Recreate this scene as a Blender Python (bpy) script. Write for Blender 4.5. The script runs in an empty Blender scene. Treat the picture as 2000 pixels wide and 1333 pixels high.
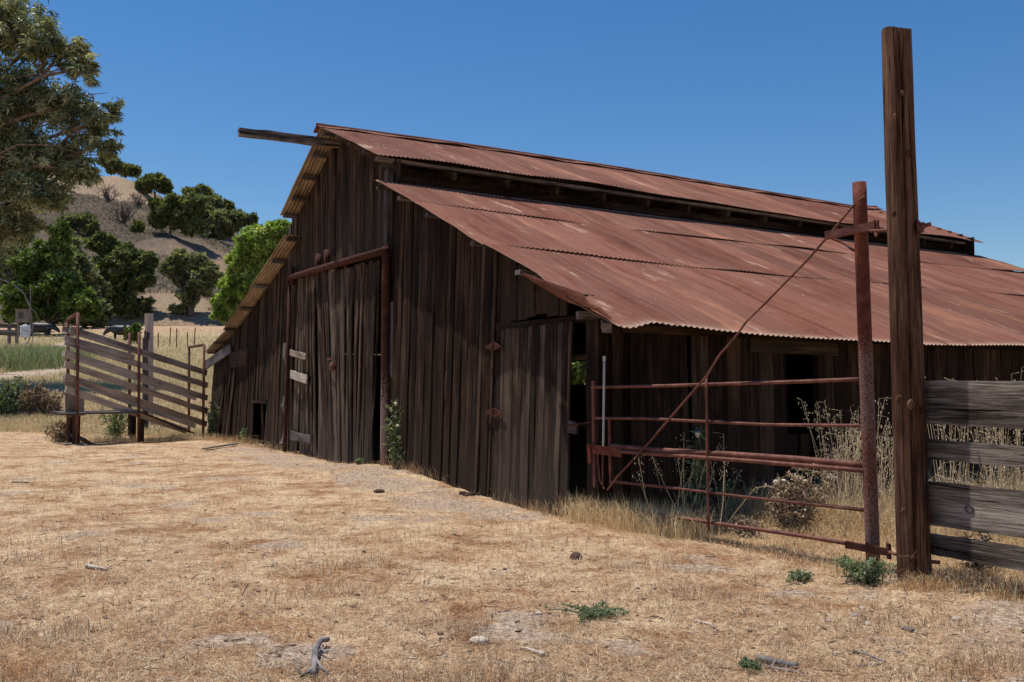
import bpy, bmesh, math, random
import numpy as np
from mathutils import Vector
C = bpy.context.scene
R = math.radians
rng = np.random.default_rng(7)
random.seed(7)

# ------------------------------------------------------------------ camera
F, PITCH, ROLL = 1748.0, 0.0527, 0.002
CAMZ = 1.6
cam = bpy.data.cameras.new('camera'); camo = bpy.data.objects.new('camera', cam)
C.collection.objects.link(camo); C.camera = camo
cam.sensor_width = 36; cam.sensor_fit = 'HORIZONTAL'; cam.lens = 36*F/2000
cam.clip_start = 0.1; cam.clip_end = 3000
camo.location = (0, 0, CAMZ); camo.rotation_euler = (R(90)+PITCH, -ROLL, 0)

# ------------------------------------------------------------------ light
SUN_EL = R(74); SUN_H = Vector((-0.90, 0.436, 0)).normalized()      # horizontal direction towards the sun
sun = bpy.data.lights.new('sun', 'SUN'); suno = bpy.data.objects.new('sun', sun); C.collection.objects.link(suno)
sdir = Vector((SUN_H.x*math.cos(SUN_EL), SUN_H.y*math.cos(SUN_EL), math.sin(SUN_EL)))
suno.rotation_euler = sdir.to_track_quat('Z', 'Y').to_euler(); suno.location = (0, 0, 60)
sun.energy = 5.0; sun.angle = R(0.53); sun.color = (1.0, 0.955, 0.88)
W = bpy.data.worlds.new('World'); C.world = W; W.use_nodes = True
nt = W.node_tree; bg = nt.nodes['Background']
sky = nt.nodes.new('ShaderNodeTexSky'); sky.sky_type = 'NISHITA'; sky.sun_disc = False
sky.sun_elevation = SUN_EL; sky.sun_rotation = math.atan2(SUN_H.x, SUN_H.y)
sky.altitude = 600; sky.air_density = 1.25; sky.dust_density = 0.25; sky.ozone_density = 4.0
hs = nt.nodes.new('ShaderNodeHueSaturation'); hs.inputs['Saturation'].default_value = 1.30; hs.inputs['Hue'].default_value = .505; hs.inputs['Value'].default_value = 1.22
nt.links.new(sky.outputs[0], hs.inputs['Color']); nt.links.new(hs.outputs[0], bg.inputs[0]); bg.inputs[1].default_value = 0.085
C.view_settings.view_transform = 'Standard'; C.view_settings.look = 'None'
C.view_settings.exposure = 0.02; C.view_settings.gamma = 1.0
C.cycles.max_bounces = 6; C.cycles.transparent_max_bounces = 4

# ------------------------------------------------------------------ coordinates
CX, CY, TH = -4.06, 20.0, 1.058                    # barn frame: u = leftwards along the gable end, v = into the barn
UD = np.array([-math.cos(TH), math.sin(TH), 0]); VD = np.array([math.sin(TH), math.cos(TH), 0])
ZD = np.array([0, 0, 1.0]); B0 = np.array([CX, CY, 0])
def bu(u, v, z): return B0 + u*UD + v*VD + z*ZD
def ray(px, py):
    X = px-1000; Y = py-666.5; c, s = math.cos(ROLL), math.sin(ROLL)
    X, Y = X*c+Y*s, -X*s+Y*c
    xx = X/F; zz = -Y/F; c, s = math.cos(PITCH), math.sin(PITCH)
    return np.array([xx, c-s*zz, s+c*zz])
CAM = np.array([0, 0, CAMZ])
def onplane(px, py, p, n):
    d = ray(px, py); p = np.array(p, float); n = np.array(n, float)
    return CAM + d*(((p-CAM)@n)/(d@n))
def onV(px, py, v): return onplane(px, py, B0+v*VD, VD)
def onU(px, py, u): return onplane(px, py, B0+u*UD, UD)
def uz(px, py, v=0.0):
    p = onV(px, py, v); return float((p-B0)@UD), float(p[2])
def vz(px, py, u):
    p = onU(px, py, u); return float((p-B0)@VD), float(p[2])
def onY(px, py, y):
    d = ray(px, py); return CAM + d*(y/d[1])
def sst(x, a, b):
    t = np.clip((x-a)/(b-a), 0, 1); return t*t*(3-2*t)
def gz(x, y):
    x = np.asarray(x, float); y = np.asarray(y, float)
    u = (x-CX)*UD[0]+(y-CY)*UD[1]; v = (x-CX)*VD[0]+(y-CY)*VD[1]
    rise = np.interp(y, [27, 32, 38, 46, 60, 75, 97, 125, 300], [0, .12, .7, 1.6, 2.95, 4.55, 7.05, 10.4, 12])
    z = rise*sst(u, 13.0, 18.0)
    z = z - 0.10*sst(u, 6, 12)*(1-sst(u, 14, 18))*(1-sst(v, 3, 6))*sst(v, -8, -2)
    z = z + 0.19*np.exp(-((u+4.3)/2.4)**2)*np.exp(-((v+.2)/2.2)**2)
    z = z + 0.02*np.exp(-((x-3.3)/.6)**2-((y-7.3)/.6)**2)
    z = z + 0.018*np.sin(x*1.3+1.1)*np.sin(y*.9+.4) + .010*np.sin(x*3.1+y*2.3) + .006*np.sin(x*5.7-y*6.1+2)
    return z
RP = np.array([(-2500, 60), (-600, 170), (0, 240), (100, 290), (190, 338), (260, 365), (320, 396), (400, 432), (480, 462), (560, 500),
      (700, 560), (900, 640), (1100, 720), (1500, 762), (6000, 762)], float)
def ridge_z(x, y):
    px = 1000+F*x/y
    return 1.6+230*(759-np.interp(px, RP[:, 0], RP[:, 1]))/F
def hill_z(x, y):
    x = np.asarray(x, float); y = np.asarray(y, float)
    s = 125/np.maximum(y, 1)
    b = gz(x*s, y*s); zr = ridge_z(x, np.maximum(y, 1)); t = (y-120)/110
    b = np.where(y < 125, gz(x, y)-.04, b); z = b+(zr-b)*np.where(t < 1, np.maximum(t, 0), 1-.6*(t-1))
    n = 1.3*np.sin(x*.11+y*.05)+.9*np.sin(x*.23-y*.09+1)+.5*np.sin(x*.5+y*.31)+.25*np.sin(x*1.1-y*.7)
    return z + n*np.clip(t*2, 0, 1)*np.clip((zr-b)/20, 0, 1)*.7
def terr(x, y): return hill_z(x, y) if y > 124 else gz(x, y)
def cast(px, py, d0=3.0, d1=400.0):
    d = ray(px, py); t = d0
    while t < d1:
        p = CAM+d*t
        if p[2] < float(terr(p[0], p[1])):
            a, b = t-max(.05, t*.01), t
            for _ in range(20):
                m = (a+b)/2; p = CAM+d*m
                if p[2] < float(terr(p[0], p[1])): b = m
                else: a = m
            return CAM+d*b
        t += max(.05, t*.01)
    return CAM+d*d1
def onground(px, py):
    p = cast(px, py); return np.array([p[0], p[1], float(terr(p[0], p[1]))])

# ------------------------------------------------------------------ materials
def mat(name):
    m = bpy.data.materials.new(name); m.use_nodes = True; n = m.node_tree
    return m, n, n.nodes['Principled BSDF'], n.nodes, n.links
def ramp(N, stops):
    r = N.new('ShaderNodeValToRGB'); e = r.color_ramp.elements
    while len(e) < len(stops): e.new(.5)
    for k, (p, c) in enumerate(stops): e[k].position = p; e[k].color = (*c, 1)
    return r
def vmul(N, L, src, s):
    v = N.new('ShaderNodeVectorMath'); v.operation = 'MULTIPLY'; L.new(src, v.inputs[0]); v.inputs[1].default_value = s
    return v.outputs[0]
def noise(N, L, src, scale, detail=6, rough=.6, dist=0):
    t = N.new('ShaderNodeTexNoise'); t.inputs['Scale'].default_value = scale; t.inputs['Detail'].default_value = detail
    t.inputs['Roughness'].default_value = rough; t.inputs['Distortion'].default_value = dist
    if src is not None: L.new(src, t.inputs['Vector'])
    return t.outputs['Fac']
def math_(N, L, op, a, b, c=None):
    m = N.new('ShaderNodeMath'); m.operation = op
    for i, q in enumerate((a, b, c)):
        if q is None: continue
        if isinstance(q, (int, float)): m.inputs[i].default_value = q
        else: L.new(q, m.inputs[i])
    return m.outputs[0]
def mix(N, L, fac, a, b, mode='MIX'):
    m = N.new('ShaderNodeMix'); m.data_type = 'RGBA'; m.blend_type = mode
    for s, q in ((m.inputs[0], fac), (m.inputs[6], a), (m.inputs[7], b)):
        if isinstance(q, (int, float)): s.default_value = q
        elif isinstance(q, tuple): s.default_value = (*q, 1)
        else: L.new(q, s)
    return m.outputs[2]
def attr(N, name):
    a = N.new('ShaderNodeAttribute'); a.attribute_name = name; return a
def bump(N, L, h, bs, strength, dist):
    b = N.new('ShaderNodeBump'); b.inputs['Strength'].default_value = strength; b.inputs['Distance'].default_value = dist
    L.new(h, b.inputs['Height']); L.new(b.outputs[0], bs.inputs['Normal'])

def wood(name, dark, mid, light, tint=None, bs_=.9, crack=.5, bd=.01, across=1.0, foot=None):
    m, n, bs, N, L = mat(name)
    g = attr(N, 'g').outputs['Vector']; r = attr(N, 'r').outputs['Fac']
    n1 = noise(N, L, vmul(N, L, g, (.9, 26*across, 1)), 1, 6, .65, .4)
    n2 = noise(N, L, vmul(N, L, g, (3, 120*across, 1)), 1, 4, .7)
    n3 = noise(N, L, vmul(N, L, g, (.8, 2.5, 1)), 1, 5, .6)
    s = math_(N, L, 'ADD', math_(N, L, 'MULTIPLY', n1, .55), math_(N, L, 'MULTIPLY', n2, .45))
    s = math_(N, L, 'ADD', s, math_(N, L, 'MULTIPLY', math_(N, L, 'SUBTRACT', r, .5), .17))
    s = math_(N, L, 'ADD', s, math_(N, L, 'MULTIPLY', math_(N, L, 'SUBTRACT', n3, .5), .55))
    rp = ramp(N, [(.32, dark), (.48, mid), (.66, light)]); L.new(s, rp.inputs[0])
    col = rp.outputs[0]
    if tint:
        f = math_(N, L, 'MULTIPLY', math_(N, L, 'GREATER_THAN', math_(N, L, 'FRACT', math_(N, L, 'MULTIPLY', r, 7.31), None), .55), .55)
        col = mix(N, L, f, col, tint, 'MULTIPLY')
    if foot:                                   # silvered, sun bleached lower ends of the wall boards
        sx = N.new('ShaderNodeSeparateXYZ'); L.new(g, sx.inputs[0]); fm = N.new('ShaderNodeMapRange'); L.new(math_(N, L, 'ADD', sx.outputs[0], math_(N, L, 'MULTIPLY', n3, 2.2)), fm.inputs[0])
        fm.inputs[1].default_value = 2.6; fm.inputs[2].default_value = .9; fm.inputs[4].default_value = .75
        col = mix(N, L, math_(N, L, 'MULTIPLY', fm.outputs[0], math_(N, L, 'ADD', .35, math_(N, L, 'MULTIPLY', n2, .9))), col, foot)
    n4 = noise(N, L, vmul(N, L, g, (1.3, 55*across, 1)), 1, 3, .5, .8)
    ck = N.new('ShaderNodeMapRange'); L.new(n4, ck.inputs[0]); ck.inputs[1].default_value = .30; ck.inputs[2].default_value = .40
    ck.inputs[3].default_value = 1-crack; ck.inputs[4].default_value = 1
    col = mix(N, L, 1.0, col, ck.outputs[0], 'MULTIPLY')
    # knots and nail holes
    vo = N.new('ShaderNodeTexVoronoi'); vo.feature = 'F1'; L.new(vmul(N, L, g, (1.6, 3.2, 1)), vo.inputs['Vector']); vo.inputs['Scale'].default_value = 1
    k = N.new('ShaderNodeMapRange'); L.new(vo.outputs['Distance'], k.inputs[0]); k.inputs[1].default_value = .03; k.inputs[2].default_value = .075
    k.inputs[3].default_value = .35; k.inputs[4].default_value = 1
    col = mix(N, L, 1.0, col, k.outputs[0], 'MULTIPLY')
    L.new(col, bs.inputs['Base Color']); bs.inputs['Roughness'].default_value = bs_; bs.inputs['Specular IOR Level'].default_value = .1
    h = math_(N, L, 'ADD', math_(N, L, 'MULTIPLY', s, .8), ck.outputs[0])
    bump(N, L, h, bs, .8, bd)
    return m
M = {}
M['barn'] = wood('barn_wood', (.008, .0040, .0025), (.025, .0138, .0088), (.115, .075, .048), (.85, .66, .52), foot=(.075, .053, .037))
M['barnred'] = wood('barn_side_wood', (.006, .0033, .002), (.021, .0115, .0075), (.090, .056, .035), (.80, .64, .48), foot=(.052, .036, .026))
M['grey'] = wood('grey_wood', (.028, .021, .019), (.095, .076, .070), (.27, .23, .215))
M['door'] = wood('door_wood', (.011, .006, .0042), (.046, .030, .021), (.19, .138, .100), (.85, .70, .58), foot=(.105, .082, .065))
M['chute'] = wood('chute_wood', (.15, .12, .095), (.40, .335, .27), (.62, .54, .45), (.9, .82, .72), bd=.012)
M['fence'] = wood('fence_wood', (.020, .014, .011), (.115, .090, .072), (.38, .315, .26), None, crack=.92, bd=.04, across=.6)
M['smalldoor'] = wood('small_door_wood', (.008, .0045, .003), (.026, .016, .011), (.125, .088, .064), (.85, .72, .62), foot=(.085, .065, .050))
M['pale'] = wood('bleached_wood', (.12, .095, .08), (.28, .235, .20), (.46, .41, .36))
M['pole'] = wood('pole_wood', (.015, .0065, .004), (.090, .041, .023), (.25, .140, .086), None, crack=.85, bd=.03, across=.8)

def rust(name, dark, mid, light, pale, palelo=.62, scale=9, spec=.3, fine=60):
    m, n, bs, N, L = mat(name)
    o = N.new('ShaderNodeTexCoord').outputs['Object']
    a = noise(N, L, o, scale, 8, .7); b = noise(N, L, o, fine, 4, .7)
    s = math_(N, L, 'ADD', math_(N, L, 'MULTIPLY', a, .65), math_(N, L, 'MULTIPLY', b, .35))
    rp = ramp(N, [(.33, dark), (.50, mid), (.66, light)]); L.new(s, rp.inputs[0])
    c = noise(N, L, o, scale*5, 5, .75)
    z = attr(N, 'pale').outputs['Fac']
    f = N.new('ShaderNodeMapRange'); L.new(math_(N, L, 'ADD', c, math_(N, L, 'MULTIPLY', z, .34)), f.inputs[0])
    f.inputs[1].default_value = palelo; f.inputs[2].default_value = palelo+.04
    col = mix(N, L, f.outputs[0], rp.outputs[0], pale)
    L.new(col, bs.inputs['Base Color']); bs.inputs['Roughness'].default_value = .75; bs.inputs['Specular IOR Level'].default_value = spec
    bump(N, L, s, bs, .6, .004)
    return m
M['rust'] = rust('rusty_pipe', (.055, .018, .012), (.15, .055, .037), (.28, .115, .075), (.46, .34, .30), .70)
M['rustpost'] = rust('rusty_post', (.065, .018, .011), (.14, .038, .022), (.22, .08, .048), (.215, .150, .125), .655, 13, .12, 160)
M['rustdark'] = rust('dark_rusty_pipe', (.025, .009, .007), (.060, .020, .014), (.12, .046, .030), (.3, .2, .17), .72, 7, .12, 90)
M['rustdoor'] = rust('door_pipe_rust', (.025, .009, .007), (.065, .022, .015), (.13, .048, .031), (.34, .22, .18), .72, 7, .12, 90)
M['steel'] = rust('galvanised_steel', (.30, .29, .28), (.42, .41, .40), (.5, .5, .49), (.6, .6, .6), .8)

def roofmat():
    m, n, bs, N, L = mat('rusty_corrugated_iron')
    g = attr(N, 'g').outputs['Vector']          # x along the ridge, y down the slope (metres), z id
    big = noise(N, L, vmul(N, L, g, (.5, .25, 1)), 1, 5, .6)
    stre = noise(N, L, vmul(N, L, g, (3.2, .35, 1)), 1, 6, .65, .3)
    fine = noise(N, L, vmul(N, L, g, (9, 2.2, 1)), 1, 6, .75)
    s = math_(N, L, 'ADD', math_(N, L, 'MULTIPLY', big, .4), math_(N, L, 'ADD', math_(N, L, 'MULTIPLY', stre, .4), math_(N, L, 'MULTIPLY', fine, .2)))
    rp = ramp(N, [(.38, (.105, .035, .021)), (.46, (.176, .065, .040)), (.53, (.195, .087, .060)), (.62, (.32, .138, .072))]); L.new(s, rp.inputs[0])
    # individual sheets differ a little (0.66 m wide, one row per course)
    sp = N.new('ShaderNodeSeparateXYZ'); L.new(g, sp.inputs[0])
    cell = N.new('ShaderNodeTexWhiteNoise'); cell.noise_dimensions = '2D'
    cb = N.new('ShaderNodeCombineXYZ'); L.new(math_(N, L, 'FLOOR', math_(N, L, 'DIVIDE', sp.outputs[0], .68), None), cb.inputs[0]); L.new(sp.outputs[2], cb.inputs[1])
    L.new(cb.outputs[0], cell.inputs['Vector'])
    v = N.new('ShaderNodeMapRange'); L.new(cell.outputs['Value'], v.inputs[0]); v.inputs[3].default_value = .74; v.inputs[4].default_value = 1.22
    col = mix(N, L, 1.0, rp.outputs[0], v.outputs[0], 'MULTIPLY')
    sl = math_(N, L, 'LESS_THAN', math_(N, L, 'FRACT', math_(N, L, 'DIVIDE', sp.outputs[0], .68), None), .035)
    col = mix(N, L, math_(N, L, 'MULTIPLY', sl, .55), col, (.07, .028, .018))
    # bare galvanised streaks
    a = noise(N, L, vmul(N, L, g, (1.9, .55, 1)), 1, 3, .5, .2); b = noise(N, L, vmul(N, L, g, (16, 1.6, 1)), 1, 6, .7)
    f = N.new('ShaderNodeMapRange'); L.new(math_(N, L, 'ADD', math_(N, L, 'MULTIPLY', a, .6), math_(N, L, 'MULTIPLY', b, .4)), f.inputs[0])
    f.inputs[1].default_value = .59; f.inputs[2].default_value = .68; f.inputs[4].default_value = .75
    e = math_(N, L, 'POWER', attr(N, 'edge').outputs['Fac'], 7.0)
    e2 = math_(N, L, 'MULTIPLY', e, math_(N, L, 'GREATER_THAN', math_(N, L, 'ADD', stre, math_(N, L, 'MULTIPLY', fine, .3)), .56))
    ff = math_(N, L, 'MAXIMUM', f.outputs[0], e2)
    col = mix(N, L, ff, col, (.56, .40, .29))
    spk = noise(N, L, vmul(N, L, g, (14, 14, 1)), 1, 2, .5)
    sf = N.new('ShaderNodeMapRange'); L.new(spk, sf.inputs[0]); sf.inputs[1].default_value = .745; sf.inputs[2].default_value = .76
    col = mix(N, L, sf.outputs[0], col, (.5, .42, .37))
    sd = N.new('ShaderNodeMapRange'); L.new(spk, sd.inputs[0]); sd.inputs[1].default_value = .24; sd.inputs[2].default_value = .22
    col = mix(N, L, sd.outputs[0], col, (.05, .02, .015))
    L.new(col, bs.inputs['Base Color']); bs.inputs['Roughness'].default_value = .85; bs.inputs['Specular IOR Level'].default_value = .12
    bump(N, L, s, bs, .5, .01)
    return m
M['roof'] = roofmat()
def underm():
    m, n, bs, N, L = mat('corrugated_iron_underside')
    g = attr(N, 'g').outputs['Vector']
    s = noise(N, L, vmul(N, L, g, (3, .6, 1)), 1, 6, .7)
    rp = ramp(N, [(.35, (.14, .09, .055)), (.5, (.29, .215, .145)), (.65, (.42, .35, .27))]); L.new(s, rp.inputs[0])
    L.new(rp.outputs[0], bs.inputs['Base Color']); bs.inputs['Roughness'].default_value = .6
    return m
M['under'] = underm()

def groundm(name, far=False):
    m, n, bs, N, L = mat(name)
    o = N.new('ShaderNodeTexCoord').outputs['Object']
    a = noise(N, L, o, .9, 7, .7, .4); b = noise(N, L, o, 3.3, 8, .75); c = noise(N, L, o, 26, 6, .75); d = noise(N, L, vmul(N, L, o, (1, 1, 1)), 110, 3, .7)
    s = math_(N, L, 'ADD', math_(N, L, 'MULTIPLY', a, .5), math_(N, L, 'MULTIPLY', b, .5))
    rp = ramp(N, [(.38, (.245, .118, .060)), (.44, (.36, .215, .122)), (.50, (.50, .355, .225)), (.58, (.63, .485, .325))]); L.new(s, rp.inputs[0])
    dirt = ramp(N, [(.35, (.27, .20, .15)), (.62, (.52, .41, .32))]); L.new(c, dirt.inputs[0])
    dm = attr(N, 'dirt').outputs['Fac']
    df = N.new('ShaderNodeMapRange'); L.new(math_(N, L, 'ADD', noise(N, L, o, 1.1, 6, .7), dm), df.inputs[0]); df.inputs[1].default_value = .60; df.inputs[2].default_value = .72
    col = mix(N, L, df.outputs[0], rp.outputs[0], dirt.outputs[0])
    sp = ramp(N, [(.30, (.35, .30, .28)), (.48, (.92, .9, .88)), (.62, (1.18, 1.16, 1.1))]); L.new(c, sp.inputs[0])
    col = mix(N, L, .8, col, sp.outputs[0], 'MULTIPLY')
    sp2 = ramp(N, [(.33, (.5, .42, .38)), (.5, (1, 1, 1)), (.7, (1.25, 1.2, 1.1))]); L.new(d, sp2.inputs[0])
    col = mix(N, L, .55, col, sp2.outputs[0], 'MULTIPLY')
    e_ = noise(N, L, o, 9, 5, .8, .6); spe = ramp(N, [(.36, (.42, .33, .28)), (.47, (.95, .93, .9)), (.60, (1.15, 1.13, 1.1))]); L.new(e_, spe.inputs[0])
    col = mix(N, L, .7, col, spe.outputs[0], 'MULTIPLY')
    tint = attr(N, 'c').outputs['Color']; tf = attr(N, 'tf').outputs['Fac']
    col = mix(N, L, tf, col, mix(N, L, .6, tint, sp.outputs[0], 'MULTIPLY'))
    L.new(col, bs.inputs['Base Color']); bs.inputs['Roughness'].default_value = 1; bs.inputs['Specular IOR Level'].default_value = .1
    h = math_(N, L, 'ADD', math_(N, L, 'MULTIPLY', c, 1.0), math_(N, L, 'MULTIPLY', b, 1.0))
    bump(N, L, h, bs, .7, .04)
    return m
M['ground'] = groundm('dry_ground')
def hillm():
    m, n, bs, N, L = mat('dry_hillside')
    o = N.new('ShaderNodeTexCoord').outputs['Object']
    a = noise(N, L, o, .035, 6, .6, .4); b = noise(N, L, o, .35, 8, .75); c = noise(N, L, o, 2.2, 6, .8)
    s = math_(N, L, 'ADD', math_(N, L, 'MULTIPLY', a, .6), math_(N, L, 'MULTIPLY', b, .4))
    rp = ramp(N, [(.40, (.15, .115, .085)), (.48, (.235, .180, .135)), (.53, (.29, .215, .150)), (.60, (.40, .275, .175))]); L.new(s, rp.inputs[0])
    sp = ramp(N, [(.36, (.40, .38, .36)), (.5, (1, 1, 1)), (.65, (1.25, 1.22, 1.2))]); L.new(c, sp.inputs[0])
    gm = N.new('ShaderNodeMapRange'); L.new(math_(N, L, 'ADD', attr(N, 'gold').outputs['Fac'], math_(N, L, 'MULTIPLY', b, .8)), gm.inputs[0]); gm.inputs[1].default_value = .62; gm.inputs[2].default_value = .95
    col = mix(N, L, gm.outputs[0], rp.outputs[0], (.48, .35, .23))
    col = mix(N, L, .75, col, sp.outputs[0], 'MULTIPLY')
    L.new(col, bs.inputs['Base Color']); bs.inputs['Roughness'].default_value = 1; bs.inputs['Specular IOR Level'].default_value = .05
    bump(N, L, math_(N, L, 'ADD', b, c), bs, 1, .6)
    return m
M['hill'] = hillm()
def leafm(name, c0, c1, c2, tr=.3, rough=.5, spec=.4):
    m, n, bs, N, L = mat(name)
    r = attr(N, 'r').outputs['Fac']
    rp = ramp(N, [(.1, c0), (.5, c1), (.92, c2)]); L.new(r, rp.inputs[0])
    L.new(rp.outputs[0], bs.inputs['Base Color']); bs.inputs['Roughness'].default_value = rough; bs.inputs['Specular IOR Level'].default_value = spec
    t = N.new('ShaderNodeBsdfTranslucent'); L.new(mix(N, L, 1.0, rp.outputs[0], (1.3, 1.35, .6), 'MULTIPLY'), t.inputs[0])
    ms = N.new('ShaderNodeMixShader'); ms.inputs[0].default_value = tr
    L.new(bs.outputs[0], ms.inputs[1]); L.new(t.outputs[0], ms.inputs[2]); L.new(ms.outputs[0], N['Material Output'].inputs[0])
    return m
M['euc'] = leafm('eucalyptus_leaf', (.055, .072, .03), (.19, .215, .10), (.56, .55, .37), .3, .42, .5)
M['fig'] = leafm('bright_leaf', (.04, .066, .014), (.10, .15, .032), (.24, .31, .08), .32)
M['oak'] = leafm('oak_leaf', (.05, .068, .026), (.135, .16, .062), (.28, .30, .14), .35, .55, .3)
M['oakgrey'] = leafm('grey_oak_leaf', (.06, .075, .038), (.165, .18, .095), (.34, .35, .20), .35, .55, .3)
M['lime'] = leafm('spring_leaf', (.12, .18, .035), (.25, .345, .08), (.47, .56, .20), .40)
M['weed'] = leafm('weed_leaf', (.07, .10, .05), (.16, .20, .10), (.34, .38, .22), .3)
M['drybush'] = leafm('dry_twigs', (.16, .11, .07), (.36, .26, .18), (.58, .47, .34), .1, .9, .1)
def barkm(name, a, b):
    m, n, bs, N, L = mat(name)
    o = N.new('ShaderNodeTexCoord').outputs['Object']
    rp = ramp(N, [(.35, a), (.65, b)]); L.new(noise(N, L, vmul(N, L, o, (5, 5, 1.5)), 1, 6, .7), rp.inputs[0])
    L.new(rp.outputs[0], bs.inputs['Base Color']); bs.inputs['Roughness'].default_value = .95
    return m
M['bark'] = barkm('dark_bark', (.05, .035, .028), (.17, .125, .10))
M['eucbark'] = barkm('eucalyptus_bark', (.10, .05, .035), (.32, .22, .16))
M['greybranch'] = barkm('hanging_dead_limb', (.12, .10, .085), (.34, .29, .25))
M['deadbark'] = barkm('bleached_branch', (.25, .20, .17), (.55, .48, .43))
def colm():
    m, n, bs, N, L = mat('straw')
    c = attr(N, 'c').outputs['Color']; L.new(c, bs.inputs['Base Color'])
    bs.inputs['Roughness'].default_value = .8; bs.inputs['Specular IOR Level'].default_value = .2
    t = N.new('ShaderNodeBsdfTranslucent'); L.new(c, t.inputs[0]); ms = N.new('ShaderNodeMixShader'); ms.inputs[0].default_value = .45
    L.new(bs.outputs[0], ms.inputs[1]); L.new(t.outputs[0], ms.inputs[2]); L.new(ms.outputs[0], N['Material Output'].inputs[0])
    return m
M['straw'] = colm()
def plain(name, a, b, sc=8, rough=.8, bd=.01):
    m, n, bs, N, L = mat(name)
    o = N.new('ShaderNodeTexCoord').outputs['Object']
    k = noise(N, L, o, sc, 6, .7)
    rp = ramp(N, [(.35, a), (.65, b)]); L.new(k, rp.inputs[0]); L.new(rp.outputs[0], bs.inputs['Base Color']); bs.inputs['Roughness'].default_value = rough
    bump(N, L, k, bs, .6, bd)
    return m
M['stone'] = plain('pale_stone', (.36, .29, .23), (.58, .50, .42), 20)
M['bone'] = plain('bleached_bone', (.34, .26, .19), (.66, .58, .48), 35)
M['dung'] = plain('dry_dung', (.03, .015, .01), (.13, .07, .045), 30, 1, .02)
M['slate'] = plain('dark_scrap', (.05, .05, .055), (.12, .12, .13), 30)
M['cow'] = plain('black_hide', (.006, .006, .007), (.022, .020, .020), 4, .5)
M['white'] = plain('white_paint', (.5, .52, .55), (.72, .74, .76), 3)
M['brownbox'] = plain('weathered_box', (.13, .10, .08), (.30, .25, .21), 4)
M['path'] = plain('packed_earth', (.30, .22, .16), (.46, .35, .26), 3, 1, .03)
M['flower'] = plain('thistle_down', (.55, .48, .34), (.78, .72, .56), 30)
M['debris'] = leafm('yard_debris', (.05, .03, .02), (.22, .15, .11), (.60, .52, .44), .01, .9, .1)
M['hole'] = plain('barn_dirt_floor', (.08, .06, .05), (.12, .09, .07), 3)

# ------------------------------------------------------------------ mesh builder
WL = {}
def tag(o, label=None, cat=None, group=None, kind=None):
    for k, v in (('label', label), ('category', cat), ('group', group), ('kind', kind)):
        if v: o[k] = v
    return o
def empty(name, loc, label=None, cat=None, group=None):
    o = bpy.data.objects.new(name, None); C.collection.objects.link(o); o.location = loc; o.empty_display_size = .2
    WL[o] = np.array(loc, float); return tag(o, label, cat, group)
def link(name, me, m, parent=None, origin=None):
    o = bpy.data.objects.new(name, me); C.collection.objects.link(o)
    for q in (m if isinstance(m, (list, tuple)) else [m]): me.materials.append(q)
    if parent is not None: o.parent = parent; WL[o] = WL[parent]
    else: o.location = origin; WL[o] = np.array(origin, float)
    return o
def npmesh(name, V, loops, starts, totals, m, parent=None, attrs={}, origin=None, smooth=False, mi=None):
    V = np.asarray(V, np.float64)
    if parent is not None: og = WL[parent]
    else:
        og = np.array(origin, float) if origin is not None else np.array([V[:, 0].mean(), V[:, 1].mean(), V[:, 2].min()])
    me = bpy.data.meshes.new(name)
    me.vertices.add(len(V)); me.vertices.foreach_set('co', (V-og).astype(np.float32).ravel())
    me.loops.add(len(loops)); me.loops.foreach_set('vertex_index', np.asarray(loops, np.int32))
    me.polygons.add(len(starts)); me.polygons.foreach_set('loop_start', np.asarray(starts, np.int32))
    me.polygons.foreach_set('loop_total', np.asarray(totals, np.int32))
    if mi is not None: me.polygons.foreach_set('material_index', np.asarray(mi, np.int32))
    me.polygons.foreach_set('use_smooth', np.full(len(starts), smooth))
    for k, a in attrs.items():
        a = np.asarray(a, np.float32)
        if a.ndim == 1: at = me.attributes.new(k, 'FLOAT', 'POINT'); at.data.foreach_set('value', a)
        elif k == 'c': at = me.attributes.new(k, 'FLOAT_COLOR', 'POINT'); at.data.foreach_set('color', np.c_[a, np.ones(len(a))].astype(np.float32).ravel())
        else: at = me.attributes.new(k, 'FLOAT_VECTOR', 'POINT'); at.data.foreach_set('vector', a.ravel())
    me.update(calc_edges=True); me.validate()
    return link(name, me, m, parent, og)
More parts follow.
